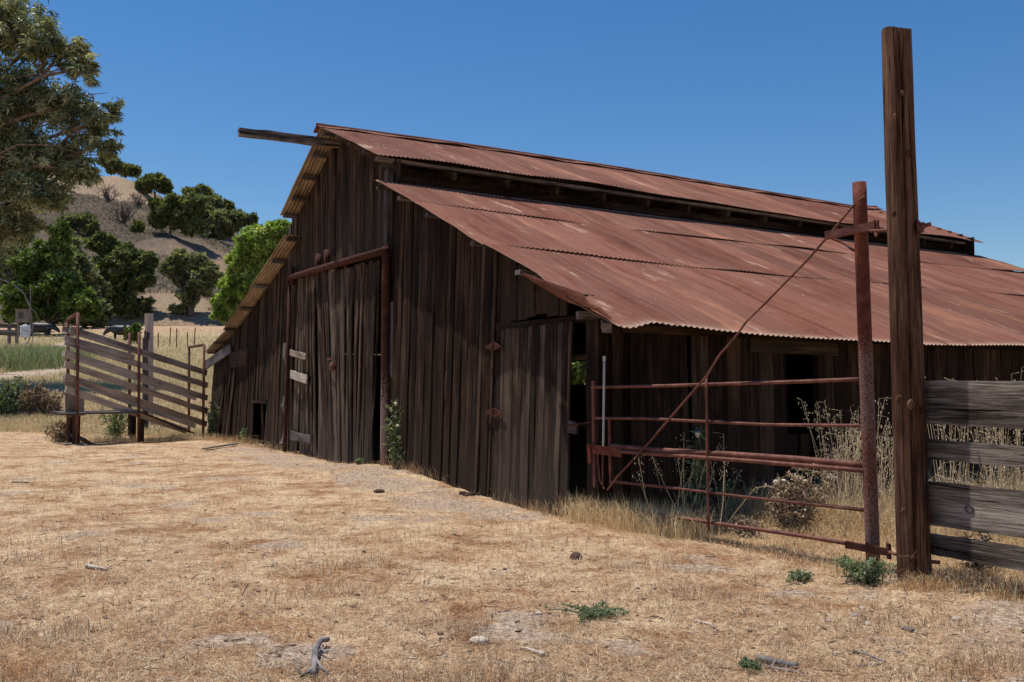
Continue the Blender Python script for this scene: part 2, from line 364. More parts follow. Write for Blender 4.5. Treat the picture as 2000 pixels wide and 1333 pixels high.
class MB:
    def __init__(s): s.v = []; s.f = []; s.g = []; s.r = []; s.pale = []
    def add(s, vs, fs, gs=None, r=.5, pale=0.0):
        b = len(s.v); s.v += [tuple(map(float, p)) for p in vs]; s.f += [[b+i for i in f] for f in fs]
        s.g += [tuple(map(float, q)) for q in gs] if gs is not None else [(p[2], p[0], p[1]) for p in vs]
        s.r += [r]*len(vs); s.pale += list(pale) if hasattr(pale, '__len__') else [pale]*len(vs)
    def plank(s, p0, p1, wd, w, t, n=6, jit=.0, w1=None, side=None, r=None, bend=0):
        p0 = np.array(p0, float); p1 = np.array(p1, float); d = p1-p0; Ln = np.linalg.norm(d); d /= Ln
        wd = np.array(wd, float); wd -= d*(wd@d); wd /= np.linalg.norm(wd)
        nd = np.cross(d, wd)
        if side is not None and nd@np.array(side) < 0: nd = -nd
        w1 = w if w1 is None else w1; i_ = random.random()*97
        vs, gs = [], []
        for k in range(n+1):
            a = k/n; c = p0+(p1-p0)*a + nd*(random.gauss(0, jit*.6)+bend*math.sin(math.pi*a)) ; ww = (w+(w1-w)*a)/2
            a1 = ww+random.gauss(0, jit*.35); a2 = ww+random.gauss(0, jit*.35)
            for q, h in ((-a1, t/2), (a2, t/2), (a2, -t/2), (-a1, -t/2)):
                vs.append(c+wd*q+nd*h); gs.append((a*Ln, q+(h*.5), i_))
        fs = []
        for k in range(n):
            for j in range(4): fs.append([4*k+j, 4*k+(j+1) % 4, 4*k+4+(j+1) % 4, 4*k+4+j])
        fs.append([3, 2, 1, 0]); e = 4*n; fs.append([e, e+1, e+2, e+3])
        s.add(vs, fs, gs, random.random() if r is None else r)
    def tube(s, pts, r0, r1=None, n=10, cap=True, pale=None, wob=0):
        P = [np.array(p, float) for p in pts]; r1 = r0 if r1 is None else r1; m = len(P)
        vs, gs = [], []; i_ = random.random()*50; run = 0; pl = []
        for k in range(m):
            d = P[min(k+1, m-1)]-P[max(k-1, 0)]; d = d/(np.linalg.norm(d)+1e-9)
            a = np.cross(d, (0, 0, 1) if abs(d[2]) < .9 else (1, 0, 0)); a /= np.linalg.norm(a); b = np.cross(d, a)
            rr = r0+(r1-r0)*k/max(1, m-1)
            if k: run += np.linalg.norm(P[k]-P[k-1])
            for j in range(n):
                an = 2*math.pi*j/n; q = rr*(1+random.gauss(0, wob))
                vs.append(P[k]+(a*math.cos(an)+b*math.sin(an))*q); gs.append((run, an*rr, i_))
                pl.append(0 if pale is None else pale(P[k]))
        fs = [[k*n+j, k*n+(j+1) % n, (k+1)*n+(j+1) % n, (k+1)*n+j] for k in range(m-1) for j in range(n)]
        if cap: fs += [list(range(n))[::-1], [(m-1)*n+j for j in range(n)]]
        s.add(vs, fs, gs, random.random(), pl)
    def box(s, c, ax, ay, az):
        c = np.array(c, float); ax, ay, az = [np.array(q, float)/2 for q in (ax, ay, az)]
        vs = [c+i*ax+j*ay+k*az for k in (-1, 1) for j in (-1, 1) for i in (-1, 1)]
        s.add(vs, [[0, 2, 3, 1], [4, 5, 7, 6], [0, 1, 5, 4], [2, 6, 7, 3], [0, 4, 6, 2], [1, 3, 7, 5]], None, random.random())
    def ball(s, c, rad, n=8, wob=.1, sq=(1, 1, 1)):
        vs, fs = [], []; c = np.array(c, float); sq = np.array(sq)
        for i in range(n+1):
            for j in range(n*2):
                a = math.pi*i/n; b = math.pi*j/n; q = rad*(1+(random.gauss(0, wob) if 0 < i < n else 0))
                vs.append(c+sq*np.array([math.sin(a)*math.cos(b), math.sin(a)*math.sin(b), math.cos(a)])*q)
        for i in range(n):
            for j in range(n*2): fs.append([i*2*n+j, (i+1)*2*n+j, (i+1)*2*n+(j+1) % (2*n), i*2*n+(j+1) % (2*n)])
        s.add(vs, fs)
    def build(s, name, m, parent=None, smooth=False, origin=None):
        loops = [i for f in s.f for i in f]; tot = [len(f) for f in s.f]; st = np.concatenate([[0], np.cumsum(tot)[:-1]])
        return npmesh(name, np.array(s.v), loops, st, tot, m, parent, dict(g=np.array(s.g), r=np.array(s.r), pale=np.array(s.pale)), origin, smooth)

# ------------------------------------------------------------------ ground, hill, path
def sheet(name, xs, ys, zf, m, kind='structure', attrs=None):
    X, Y = np.meshgrid(xs, ys); X = X.ravel(); Y = Y.ravel(); Z = zf(X, Y); nx, ny = len(xs), len(ys)
    i = np.arange(nx-1)[None, :]+nx*np.arange(ny-1)[:, None]; i = i.ravel()
    loops = np.stack([i, i+1, i+nx+1, i+nx], 1).ravel(); n = len(i)
    o = npmesh(name, np.c_[X, Y, Z], loops, np.arange(n)*4, np.full(n, 4), m, None, attrs(X, Y) if attrs else {}, (0, 0, 0), True)
    return tag(o, kind=kind)
def bare(X, Y):
    q = np.sin(X*1.7+1.3*np.sin(Y*1.2+.7))*np.sin(Y*2.3+1.5*np.sin(X*1.1))+.5*np.sin(X*4.9+Y*3.1+np.sin(Y*3))*np.sin(Y*6.1-X*2.2)
    return sst(q, .55, 1.1)
def dirtmask(X, Y):
    b = lambda cx, cy, rx, ry, k: k*np.exp(-(((X-cx)/rx)**2+((Y-cy)/ry)**2))
    u = (X-CX)*UD[0]+(Y-CY)*UD[1]; v = (X-CX)*VD[0]+(Y-CY)*VD[1]
    d = b(3.6, 6.0, 1.1, .7, .30)+.26*np.exp(-((v+.9)/.9)**2)*sst(u, -10.5, -9)*(1-sst(u, 4, 7))+b(-1.1, 5.7, .7, .5, .15)+b(.7, 6.4, .5, .35, .14)
    return d-.04+.30*bare(X, Y)
def gattr(X, Y):
    u = (X-CX)*UD[0]+(Y-CY)*UD[1]
    far = sst(Y, 34, 50); c = np.empty((len(X), 3))
    a = np.array([.40, .32, .19]); b_ = np.array([.42, .28, .18]); t = sst(Y, 96, 112)[:, None]
    c[:] = a*(1-t)+b_*t
    return dict(dirt=dirtmask(X, Y), c=c, tf=far*.85)
xs = np.unique(np.concatenate([np.linspace(-14, 12, 200), -14-np.geomspace(.2, 900, 110), 12+np.geomspace(.4, 900, 50)]))
ys = np.unique(np.concatenate([np.linspace(-6, 34, 260), np.linspace(34, 130, 110), 130+np.geomspace(.8, 1000, 60), -6-np.geomspace(1, 500, 16)]))
def gfar(X, Y):
    z = gz(X, Y); return np.where(Y > 132, z-sst(Y, 132, 160)*(z+1.0), z)
sheet('ground', xs, ys, gfar, M['ground'], attrs=gattr)
def goldm(X, Y):
    g = np.zeros(len(X))
    for (px, py, ax, ay) in ((215, 352, 6, 14), (250, 375, 7, 12), (285, 395, 6, 10), (320, 600, 7, 9), (300, 610, 6, 6), (345, 625, 8, 4), (150, 360, 8, 8)):
        p = cast(px, py); g = np.maximum(g, np.exp(-((X-p[0])/ax)**2-((Y-p[1])/ay)**2))
    return g
aa = np.linspace(-1.3, .5, 240); dd = np.linspace(121, 330, 120)
A_, D_ = np.meshgrid(aa, dd); X = (A_*D_).ravel(); Y = D_.ravel(); Z = hill_z(X, Y)-.3*(Y < 121.5)
i = (np.arange(239)[None, :]+240*np.arange(119)[:, None]).ravel()
tag(npmesh('hill', np.c_[X, Y, Z], np.stack([i, i+1, i+241, i+240], 1).ravel(), np.arange(len(i))*4, np.full(len(i), 4), M['hill'], None, dict(gold=goldm(X, Y)), (0, 0, 0), True), kind='structure')
def ribbon(name, pts, w, m, lift=.03):
    P = [onground(*p) for p in pts]; Q = []
    for k in range(len(P)-1):
        for t in np.linspace(0, 1, 10, endpoint=False): Q.append(P[k]*(1-t)+P[k+1]*t)
    Q.append(P[-1]); vs = []
    for k, p in enumerate(Q):
        d = Q[min(k+1, len(Q)-1)]-Q[max(k-1, 0)]; n_ = np.array([-d[1], d[0]]); n_ /= np.linalg.norm(n_)
        for t in np.linspace(-1, 1, 7):
            x, y = p[:2]+n_*t*(w*(1+.15*math.sin(k*.7))); vs.append((x, y, float(gz(x, y))+lift*(1-abs(t)**4)-(.03 if abs(t) == 1 else 0)))
    i = [k*7+j for k in range(len(Q)-1) for j in range(6)]; i = np.array(i)
    return tag(npmesh(name, vs, np.stack([i, i+1, i+8, i+7], 1).ravel(), np.arange(len(i))*4, np.full(len(i), 4), m, None, {}, (0, 0, 0), True), kind='structure')
ribbon('dirt_path', [(-160, 742), (-20, 740), (60, 733), (118, 712), (140, 690), (145, 672)], 1.9, M['path'])

# ------------------------------------------------------------------ grass
def blades(name, P, h, w, lean, col, m=None, parent=None, droop=.35):
    n = len(P); az = rng.uniform(0, 2*np.pi, n); wz = rng.uniform(0, 2*np.pi, n)
    D = np.c_[np.cos(az), np.sin(az)]*lean[:, None]; h = h[:, None]; w = w[:, None]
    wv = np.c_[np.cos(wz), np.sin(wz), np.zeros(n)]*w/2
    fl_ = np.where(lean[:, None] > .88, np.sqrt(np.maximum(.004, 1-lean[:, None]**2))*1.1, np.sqrt(1-(lean[:, None]*.6)**2))
    mid = P+np.c_[D*.4*h, .62*h*fl_]
    tip = P+np.c_[D*h, h*np.sqrt(np.maximum(.03, 1-lean[:, None]**2))*(1-droop*lean[:, None])]
    V = np.stack([P-wv, P+wv, mid+wv*.8, mid-wv*.8, tip], 1).reshape(-1, 3)
    b = np.arange(n)[:, None]*5
    loops = np.concatenate([b, b+1, b+2, b+3, b+3, b+2, b+4], 1).ravel()
    st = np.stack([np.arange(n)*7, np.arange(n)*7+4], 1).ravel(); tot = np.tile([4, 3], n)
    return npmesh(name, V, loops, st, tot, m or M['straw'], parent, dict(c=np.repeat(col, 5, 0), r=np.repeat(rng.random(n), 5)), (0, 0, 0) if parent is None else None)
def pal(n, cols, jit=.15):
    c = np.array(cols)[rng.integers(0, len(cols), n)]*(1+rng.normal(0, jit, (n, 1))); return np.clip(c, .01, .95)
STRAW = [(.65, .49, .31), (.82, .69, .50), (.50, .34, .20), (.40, .22, .115), (.58, .41, .25), (.25, .165, .105), (.74, .59, .40), (.38, .265, .175)]
ORANGE = [(.40, .19, .08), (.46, .25, .11), (.34, .15, .065), (.55, .36, .19)]
def inbarn(x, y, pad=0):
    u = (x-CX)*UD[0]+(y-CY)*UD[1]; v = (x-CX)*VD[0]+(y-CY)*VD[1]
    return (u > -11.05-pad) & (u < 13+pad) & (v > -.12-pad) & (v < 17.5)
GD = np.array([1.01-3.19, 10.7-8.05]); GL = np.linalg.norm(GD); GD /= GL; GN = np.array([GD[1], -GD[0]])*-1   # gate line, normal to the near side
def behindgate(x, y):
    """1 behind the gate and fence line (towards the barn side wall), 0 in the yard"""
    s = (x-3.19)*GD[1]*1.0-(y-8.05)*GD[0]*1.0
    e = (x-3.45)*.87+(y-7.45)*.5
    return np.where(x < 3.3, s > 0, e > 0) & (x > .9)
def field(n, dmin, dmax, amin, amax):
    inv = rng.uniform(1/dmax, 1/dmin, n); y = 1/inv; x = y*rng.uniform(amin, amax, n); return x, y
def nz(x, y): return .5+.20*np.sin(x*2.9+np.sin(y*2.1)*1.6)*np.sin(y*1.1+1)+.20*np.sin(y*3.7+np.sin(x*2.3+2)*1.9)+.14*np.sin(x*7.1+y*5.3+np.sin(y*9))+.10*np.sin(x*.8-y*.5)
# lying, matted straw and short stubble over the yard
def yard(name, n, dmin, dmax, h0, h1, lean0, lean1, w, dens):
    x, y = field(n, dmin, dmax, -.75, .75)
    k = ~inbarn(x, y, .05) & (rng.random(n) < dens(x, y)); x, y = x[k], y[k]; n = len(x)
    q = nz(x, y); col = pal(n, STRAW, .22); oc = pal(n, ORANGE, .22)
    o = (rng.random(n) < sst(q, .55, .95)*.75)[:, None]; col = np.where(o, oc, col)
    P = np.c_[x, y, gz(x, y)+rng.uniform(.001, .014, n)]; h = rng.uniform(h0, h1, n)*(1+.02*y); ww = w*(1+y*.045)
    return P, h, ww*rng.uniform(.6, 1.3, n), rng.uniform(lean0, lean1, n), col
dn = lambda x, y: np.clip(1.0-2.6*np.clip(dirtmask(x, y), 0, 1)-.35*sst(np.sin(x*6+np.sin(y*5)*2)*np.sin(y*7+np.sin(x*4)*2), .0, .8), .08, 1)
tuft = lambda x, y: np.clip(sst(np.sin(x*2.3+np.sin(y*1.7)*2)*np.sin(y*2.9+np.sin(x*2.1))+.25*np.sin(7*x+5*y), .1, .9), .03, 1)*dn(x, y)
A = yard('a', 230000, 4.2, 45, .02, .11, .93, .999, .0034, dn)
Bq = yard('b', 24000, 4.2, 40, .015, .045, .2, .85, .003, dn)
Cq = yard('c', 90000, 4.2, 40, .03, .11, .1, .8, .003, tuft)
parts = [np.concatenate([A[i], Bq[i], Cq[i]]) for i in range(5)]
tag(blades('dry_grass', *parts), kind='stuff')
# tall dry grass behind the gate and the board fence, up to the barn's side wall
n = 130000; x, y = field(n, 6.2, 22, .06, .72); k = behindgate(x+.12*np.sin(x*9+y*4)+rng.normal(0, .08, n), y+rng.normal(0, .08, n)) & ~inbarn(x, y, .0); x, y = x[k], y[k]
u = (x-CX)*UD[0]+(y-CY)*UD[1]; dist = -11.0-u
s = np.where(x < 3.3, np.abs((x-3.19)*GD[1]-(y-8.05)*GD[0]), (x-3.45)*.87+(y-7.45)*.5)
hh = (.035+.24*sst(s, .3, 2.0)+.05*np.sin(x*3)*np.sin(y*2.3)+.16*(1-sst(x, 1.3, 2.0)))*rng.uniform(.5, 1.5, len(x))
hh = hh*(1+.9*(1-sst(dist, .2, 1.6))); hh = np.clip(hh, .06, .8)
P = np.c_[x, y, gz(x, y)+rng.uniform(0, .10, len(x))*sst(s, .3, 1.5)]
TALL = [(.80, .64, .38), (.88, .74, .48), (.70, .50, .27), (.58, .38, .19), (.76, .60, .34)]
tag(blades('tall_dry_grass', P, hh, .0045*rng.uniform(.6, 1.4, len(x)), rng.uniform(.45, .985, len(x)), pal(len(x), TALL+[(.50, .32, .17), (.40, .28, .17)], .2)), kind='stuff')
# tuft at the free end of the gate and fringes along the barn foot
def fringe(px0, py0, px1, py1, n, h0, h1, spread, cols, lean=.92, off=0.):
    a, b = onground(px0, py0), onground(px1, py1); a = a-VD*off; b = b-VD*off; t = rng.random(n)[:, None]; Q = a+(b-a)*t; Q[:, :2] += rng.normal(0, spread, (n, 2)); Q[:, 2] = gz(Q[:, 0], Q[:, 1])
    return Q, rng.uniform(h0, h1, n), np.full(n, .004), rng.uniform(.05, lean, n), pal(n, cols, .15)
FR = [fringe(1140, 1012, 1340, 1050, 7000, .1, .45, .18, TALL), fringe(1170, 985, 1260, 1010, 3000, .15, .45, .15, TALL),
      fringe(790, 912, 960, 955, 900, .04, .30, .07, ORANGE+TALL, off=.24), fringe(960, 952, 1110, 1008, 1300, .04, .26, .08, ORANGE+TALL, off=.20), fringe(570, 884, 790, 912, 500, .02, .10, .10, ORANGE+TALL, off=.25),
      fringe(415, 858, 560, 882, 1400, .05, .36, .12, TALL+ORANGE, off=.25), fringe(570, 886, 760, 910, 220, .03, .12, .08, ORANGE),
      fringe(1770, 1150, 1840, 1150, 500, .04, .18, .08, ORANGE+TALL), fringe(1820, 1135, 2050, 1180, 1500, .04, .22, .14, TALL+ORANGE+[(.2, .13, .08)]),
      fringe(0, 838, 130, 850, 2500, .06, .3, .5, TALL), fringe(100, 862, 400, 860, 4500, .08, .35, .35, TALL), fringe(1640, 1120, 1700, 1125, 400, .05, .2, .08, TALL),
      fringe(1330, 1045, 1640, 1112, 1200, .02, .10, .08, ORANGE+TALL)]
tag(blades('fringe_grass', *[np.concatenate([f[i] for f in FR]) for i in range(5)]), kind='stuff')
# field beyond the loading chute
n = 120000; inv = rng.uniform(1/112, 1/31, n); y = 1/inv; x = y*rng.uniform(-.66, -.28, n)
k = ~inbarn(x, y, .3); x, y = x[k], y[k]; n = len(x)
FG = [(.56, .46, .26), (.66, .54, .33), (.42, .38, .19), (.33, .33, .14), (.72, .58, .36), (.60, .42, .24)]
pth = np.array([onground(*p) for p in [(-160, 742), (-20, 740), (60, 733), (118, 712), (140, 690), (145, 672)]])
dm = np.full(n, 1e9)
for a, b in zip(pth[:-1], pth[1:]):
    d = (b-a)[:2]; t = np.clip(((x-a[0])*d[0]+(y-a[1])*d[1])/(d@d), 0, 1); dm = np.minimum(dm, np.hypot(x-a[0]-t*d[0], y-a[1]-t*d[1]))
k = (dm > 1.7) & (rng.random(n) < np.where(y > 97, .25, 1)); x, y = x[k], y[k]; n = len(x)
hh = rng.uniform(.12, .45, n)*np.where(y < 45, .6, 1.0)*(1+.5*nz(x*.3, y*.3))
tag(blades('field_grass', np.c_[x, y, gz(x, y)], hh, .012*y/40*rng.uniform(.7, 1.5, n), rng.uniform(.3, .96, n), pal(n, FG, .15)), kind='stuff')
# rank green grass beside the path
ctr = [((10, 722), 3.2, 1.5), ((55, 712), 2.6, 1.2), ((90, 700), 1.9, .9), ((-50, 720), 3.2, 1.5)]
Pg = []
for (p, rad, hg) in ctr:
    c = onground(*p); m_ = 9000; q = rng.normal(0, .5, (m_, 2))*rad; Pg.append(np.c_[c[0]+q[:, 0], c[1]+q[:, 1]+1.4, np.full(m_, hg)])
Pg = np.concatenate(Pg); z = gz(Pg[:, 0], Pg[:, 1]); n = len(Pg)
tag(blades('green_grass', np.c_[Pg[:, :2], z], Pg[:, 2]*rng.uniform(.25, 1.2, n)*(.75+.5*nz(Pg[:, 0]*.5, Pg[:, 1]*.5)), .022*rng.uniform(.6, 1.4, n), rng.uniform(.1, .8, n),
    pal(n, [(.16, .22, .08), (.24, .30, .11), (.13, .18, .06), (.38, .38, .19), (.52, .46, .28), (.30, .34, .15)], .2)), kind='stuff')

# ------------------------------------------------------------------ foliage
def leafcloud(name, blobs, ncl, nlf, ll, lw, m, parent, droop=0., spread=.22, shell=.5, gap=0.0):
    """blobs: (centre, (rx, ry, rz)); leaves gather in clumps scattered through each blob's volume"""
    vol = np.array([max(b[1])*sum(b[1])/3 for b in blobs]); vol = vol/vol.sum(); Ps = []; Rr = []
    for (c, r), f in zip(blobs, vol):
        k = max(1, int(round(ncl*f))); d = rng.normal(0, 1, (k, 3)); d /= np.linalg.norm(d, axis=1)[:, None]
        rad = rng.random(k)**shell; q = np.array(c)+d*rad[:, None]*np.array(r)*(1+rng.normal(0, .08, (k, 1)))
        sc = np.array(r).mean()*spread*rng.uniform(.6, 1.4, k)
        m_ = nlf; off = rng.normal(0, .55, (k, m_, 3))*sc[:, None, None]; off[:, :, 2] *= (1.25 if droop > .2 else .7)
        Ps.append((q[:, None, :]+off).reshape(-1, 3)); Rr.append((np.clip(rng.normal(.5, .17, (k, 1))+rng.normal(0, .17, (k, m_)), 0, 1)).ravel())
    P = np.concatenate(Ps); rr = np.concatenate(Rr); n = len(P)
    d = rng.normal(0, 1, (n, 3)); d[:, 2] = d[:, 2]*(1-droop)-droop*1.6; d /= np.linalg.norm(d, axis=1)[:, None]
    e = np.cross(d, rng.normal(0, 1, (n, 3))); e /= np.linalg.norm(e, axis=1)[:, None]
    L_ = ll*rng.uniform(.6, 1.3, (n, 1)); W_ = lw*rng.uniform(.6, 1.3, (n, 1))
    nn = np.cross(d, e)*L_*.12
    V = np.stack([P, P+d*L_*.45+e*W_*.5+nn, P+d*L_, P+d*L_*.45-e*W_*.5+nn], 1).reshape(-1, 3)
    return npmesh(name, V, np.arange(4*n), np.arange(n)*4, np.full(n, 4), m, parent, dict(r=np.repeat(rr, 4)))
def limb(mb, a, b, r0, r1, k=6, wig=.06):
    a = np.array(a, float); b = np.array(b, float); Ln = np.linalg.norm(b-a); pts = []; o = rng.normal(0, wig*Ln, 3)
    for t in np.linspace(0, 1, k): pts.append(a+(b-a)*t+o*math.sin(math.pi*t)+(0, 0, Ln*.08*math.sin(math.pi*t))+rng.normal(0, wig*.15*Ln, 3)*(0 < t < 1))
    mb.tube(pts, r0, r1, 7, True, wob=.05); return pts
def tree(name, base, blobs_px, depth, label, cat, leaf, bark, ncl, nlf, ll, lw, rt=.25, group=None, fork=.35, droop=0, shell=.5, spread=.22, thick=.8, full=.82):
    """blobs in photo pixels (x, y, rx, ry) at the tree's own distance"""
    base = np.array(base, float); root = empty(name, tuple(base), label, cat, group)
    bl = []
    for k, b in enumerate(blobs_px):
        d = depth+(rng.uniform(-.5, .5)*b[2]*depth/F)
        c = onY(b[0], b[1], d); s = d/F; r3 = np.array((b[2]*s, b[2]*s*thick, b[3]*s)); bl.append((c, tuple(r3*full)))
        for _ in range(3):
            o_ = rng.normal(0, 1, 3); o_ /= np.linalg.norm(o_); bl.append((c+o_*r3*rng.uniform(.55, .78), tuple(r3*rng.uniform(.30, .48))))
    cz = np.mean([c for c, _ in bl], 0); top = max(c[2] for c, _ in bl)
    f = base+(cz-base)*fork; mb = MB(); limb(mb, base-np.array([0, 0, .15]), f, rt, rt*.75, 6, .03)
    for i_, (c, r) in enumerate(bl):
        pts = limb(mb, f if i_ % 4 == 0 else bl[i_-i_ % 4][0], c, rt*(.5 if i_ % 4 == 0 else .2), rt*(.16 if i_ % 4 == 0 else .06), 7)
        for _ in range(3 if i_ % 4 == 0 else 1):
            q = pts[random.randint(3, 6)]; e = c+rng.normal(0, .55, 3)*np.array(r); limb(mb, q, e, rt*.15, rt*.04, 5)
    mb.build('trunk', bark, root, True)
    leafcloud('crown', bl, int(ncl*1.15), int(nlf*.85), ll, lw, leaf, root, droop, spread*.85, shell)
    return root

# big eucalyptus at the left edge
b = onground(-30, 700)
tree('eucalyptus_tree', (b[0], 47, float(gz(b[0], 47))), [(-40, 40, 90, 90), (20, 40, 75, 60), (75, 85, 60, 55), (128, 95, 42, 45), (160, 135, 36, 34), (-30, 190, 90, 90), (60, 190, 85, 75), (140, 205, 52, 48),
      (190, 235, 36, 42), (224, 218, 20, 26), (205, 280, 32, 28), (20, 310, 85, 80), (110, 300, 72, 52), (160, 330, 40, 28), (70, 375, 72, 45), (115, 385, 35, 25), (10, 430, 62, 55), (-40, 480, 60, 60), (60, 440, 34, 30)],
     47, 'huge eucalyptus with drooping olive brown foliage at the left edge of the photo', 'tree', M['euc'], M['eucbark'], 1350, 50, .40, .085, .42, fork=.3, droop=.5, shell=.5, spread=.16, full=.98)
# dead hanging limb
mb = MB(); P_ = [onY(*p, 44) for p in [(0, 545), (25, 555), (48, 575), (58, 600), (64, 640)]]; mb.tube(P_, .045, .025, 7)
mb.tube([P_[3], onY(70, 612, 44), onY(78, 632, 44)], .03, .012, 6); mb.tube([P_[4], onY(56, 665, 44.2), onY(44, 690, 44.4)], .025, .012, 6); mb.tube([P_[4], onY(64, 660, 44), onY(60, 682, 44)], .02, .01, 6)
mb.tube([P_[0], onY(-40, 520, 45), onY(-60, 440, 46.5)], .07, .12, 7)
tag(mb.build('dead_branch', M['greybranch'], None, True), 'bare bleached branch hanging down below the eucalyptus by the path', 'branch')
# bright green tree below it
b = onground(92, 655)
tree('broadleaf_tree', b, [(115, 455, 26, 24), (100, 500, 44, 34), (60, 520, 40, 35), (120, 560, 48, 35), (60, 575, 50, 32), (150, 590, 40, 32), (178, 608, 22, 20), (100, 605, 45, 26), (40, 610, 40, 24)], b[1],
     'bright green broadleaf tree with a short dark trunk behind the wooden chute', 'tree', M['fig'], M['bark'], 380, 90, .50, .32, .35, fork=.25, shell=.4, full=.95)
OK = 'oak trees on the slope'
def oak(px, py, blobs, label, leaf='oak', ncl=150, nlf=80, rt=.3, name='oak_tree', **kw):
    b = onground(px, py); d = b[1]
    return tree(name, b, blobs, d, label, 'tree', M[leaf], M['bark'], ncl, nlf, .0052*d+.05, .0036*d+.03, rt, OK, **kw)
oak(40, 648, [(20, 500, 40, 30), (45, 545, 40, 34), (10, 570, 40, 36), (50, 600, 38, 24), (0, 520, 40, 34)], 'dark oak filling the space under the eucalyptus at the left edge', 'oakgrey', 230, 80)
oak(165, 640, [(150, 520, 40, 40), (175, 570, 40, 36), (165, 610, 45, 30), (130, 480, 35, 30), (195, 610, 30, 30)], 'dark brownish oak standing directly behind the bright green broadleaf tree', 'oakgrey', 260, 80)
oak(235, 634, [(232, 490, 30, 30), (215, 520, 42, 34), (255, 515, 38, 32), (190, 480, 30, 24), (275, 545, 30, 24), (225, 565, 50, 32), (210, 605, 40, 28), (262, 598, 38, 28), (290, 515, 22, 22)], 'large dark green oak at the foot of the hill above the chute', 'oak', 430, 90)
oak(373, 634, [(350, 505, 28, 20), (385, 512, 30, 22), (410, 540, 24, 30), (355, 540, 26, 22), (388, 555, 32, 26), (370, 580, 26, 20), (330, 525, 14, 12), (352, 606, 20, 10)], 'grey green oak with forked trunk at the field edge left of the barn', 'oakgrey', 230, 75, .5, fork=.42)
oak(330, 462, [(318, 405, 24, 18), (345, 400, 30, 20), (375, 398, 32, 22), (310, 430, 24, 14), (345, 428, 30, 18), (372, 440, 30, 20)], 'broad dark oak with a shaded trunk halfway up the hill', 'oak', 300, 80, fork=.5)
oak(425, 472, [(405, 425, 26, 22), (435, 430, 30, 22), (462, 432, 26, 18), (420, 455, 30, 14), (486, 430, 14, 9)], 'olive oak on the hill just left of the barn gable', 'oakgrey', 260, 80)
oak(395, 440, [(375, 376, 14, 9), (398, 378, 20, 14), (420, 395, 18, 16), (440, 404, 14, 10), (395, 400, 24, 14)], 'tall open crowned oak on the skyline behind the broad oak', 'oakgrey', 130, 70)
oak(303, 392, [(283, 362, 16, 14), (303, 355, 22, 15), (322, 365, 15, 12)], 'rounded oak on the bare spur near the top of the hill', 'oak', 140, 75)
oak(258, 352, [(252, 332, 9, 8), (262, 335, 10, 8)], 'small dark oak on the skyline at the hilltop', 'oak', 60, 60, .15)
oak(215, 338, [(205, 310, 12, 14), (222, 322, 14, 12), (235, 330, 12, 8)], 'ragged oak on the skyline beside the eucalyptus crown', 'oakgrey', 80, 60, .15)
oak(150, 462, [(135, 432, 20, 16), (160, 435, 24, 18), (178, 445, 14, 12)], 'round olive green shrub oak on the hillside below the eucalyptus', 'oakgrey', 120, 70)
oak(268, 458, [(268, 444, 9, 9)], 'tiny lone green shrub oak in the middle of the bare slope', 'oak', 40, 50, .08)
# bare shrubs on the slope
for k, (px, py, s, lb) in enumerate([(240, 440, 1.0, 'leafless upright shrub in the middle of the grey slope'), (212, 396, .8, 'low bare grey shrub under the spur, left of the upright shrub'), (272, 405, .7, 'broken dead shrub beside the rounded oak on the slope')]):
    b = onground(px, py); mb = MB()
    for _ in range(26):
        e = b+np.array([rng.normal(0, 1.7), rng.normal(0, 1), rng.uniform(2, 5)])*s; p = limb(mb, b, e, .12*s, .03, 5, .1)
        for _ in range(3): limb(mb, p[3], p[3]+rng.normal(0, 1, 3)*s*.9+np.array([0, 0, .6*s]), .04, .015, 4, .1)
    tag(mb.build('bare_shrub', M['bark'], None), lb, 'shrub', 'bare shrubs on the slope')
# scrub covering parts of the hillside
n = 70000; px = rng.uniform(60, 600, n); D = rng.uniform(126, 228, n); X = (px-1000)/F*D; Y = D; k = (goldm(X, Y) < .45) & ((np.sin(X*.13+Y*.07)+np.sin(X*.05-Y*.11+1)+.6*np.sin(X*.4)) > -.75); X, Y = X[k], Y[k]; n = len(X)
h = rng.uniform(.2, .75, n); tag(blades('hill_scrub', np.c_[X, Y, hill_z(X, Y)], h, .12*rng.uniform(.6, 1.5, n), rng.uniform(.1, .9, n), pal(n, [(.33, .26, .20), (.27, .21, .16), (.40, .33, .25), (.20, .19, .11), (.30, .25, .2)], .25)), kind='stuff')
# spring green tree behind the left aisle, and another seen through the gap by the corner post
b = np.array([-18.2, 62, float(gz(-18.2, 62))])
tree('leafy_tree', b, [(545, 452, 26, 26), (505, 475, 40, 34), (478, 515, 34, 30), (520, 520, 46, 40), (462, 555, 32, 30), (500, 570, 44, 36), (440, 590, 26, 24), (470, 605, 34, 28), (560, 480, 30, 40), (430, 615, 18, 16)], 62,
     'bright lime green tree rising behind the left aisle of the barn', 'tree', M['lime'], M['bark'], 700, 95, .30, .17, .3, shell=.42, spread=.2, full=1.0)
gp = onY(1133, 690, 41.5)
mbt = empty('leafy_bush', (gp[0], gp[1], 0), 'green leafy bush seen through the gap between the small door and the corner post', 'bush')
mb = MB()
for _ in range(14): limb(mb, (gp[0], gp[1], 0), (gp[0]+rng.normal(0, .8), gp[1]+rng.normal(0, .6), rng.uniform(2, 3.6)), .05, .015, 5)
mb.build('stem', M['bark'], mbt); leafcloud('foliage', [(np.array([gp[0], gp[1], 2.9]), (2, 1.6, 1.4)), (np.array([gp[0]+.5, gp[1], 4.0]), (1.6, 1.4, 1.2))], 150, 60, .3, .2, M['lime'], mbt)

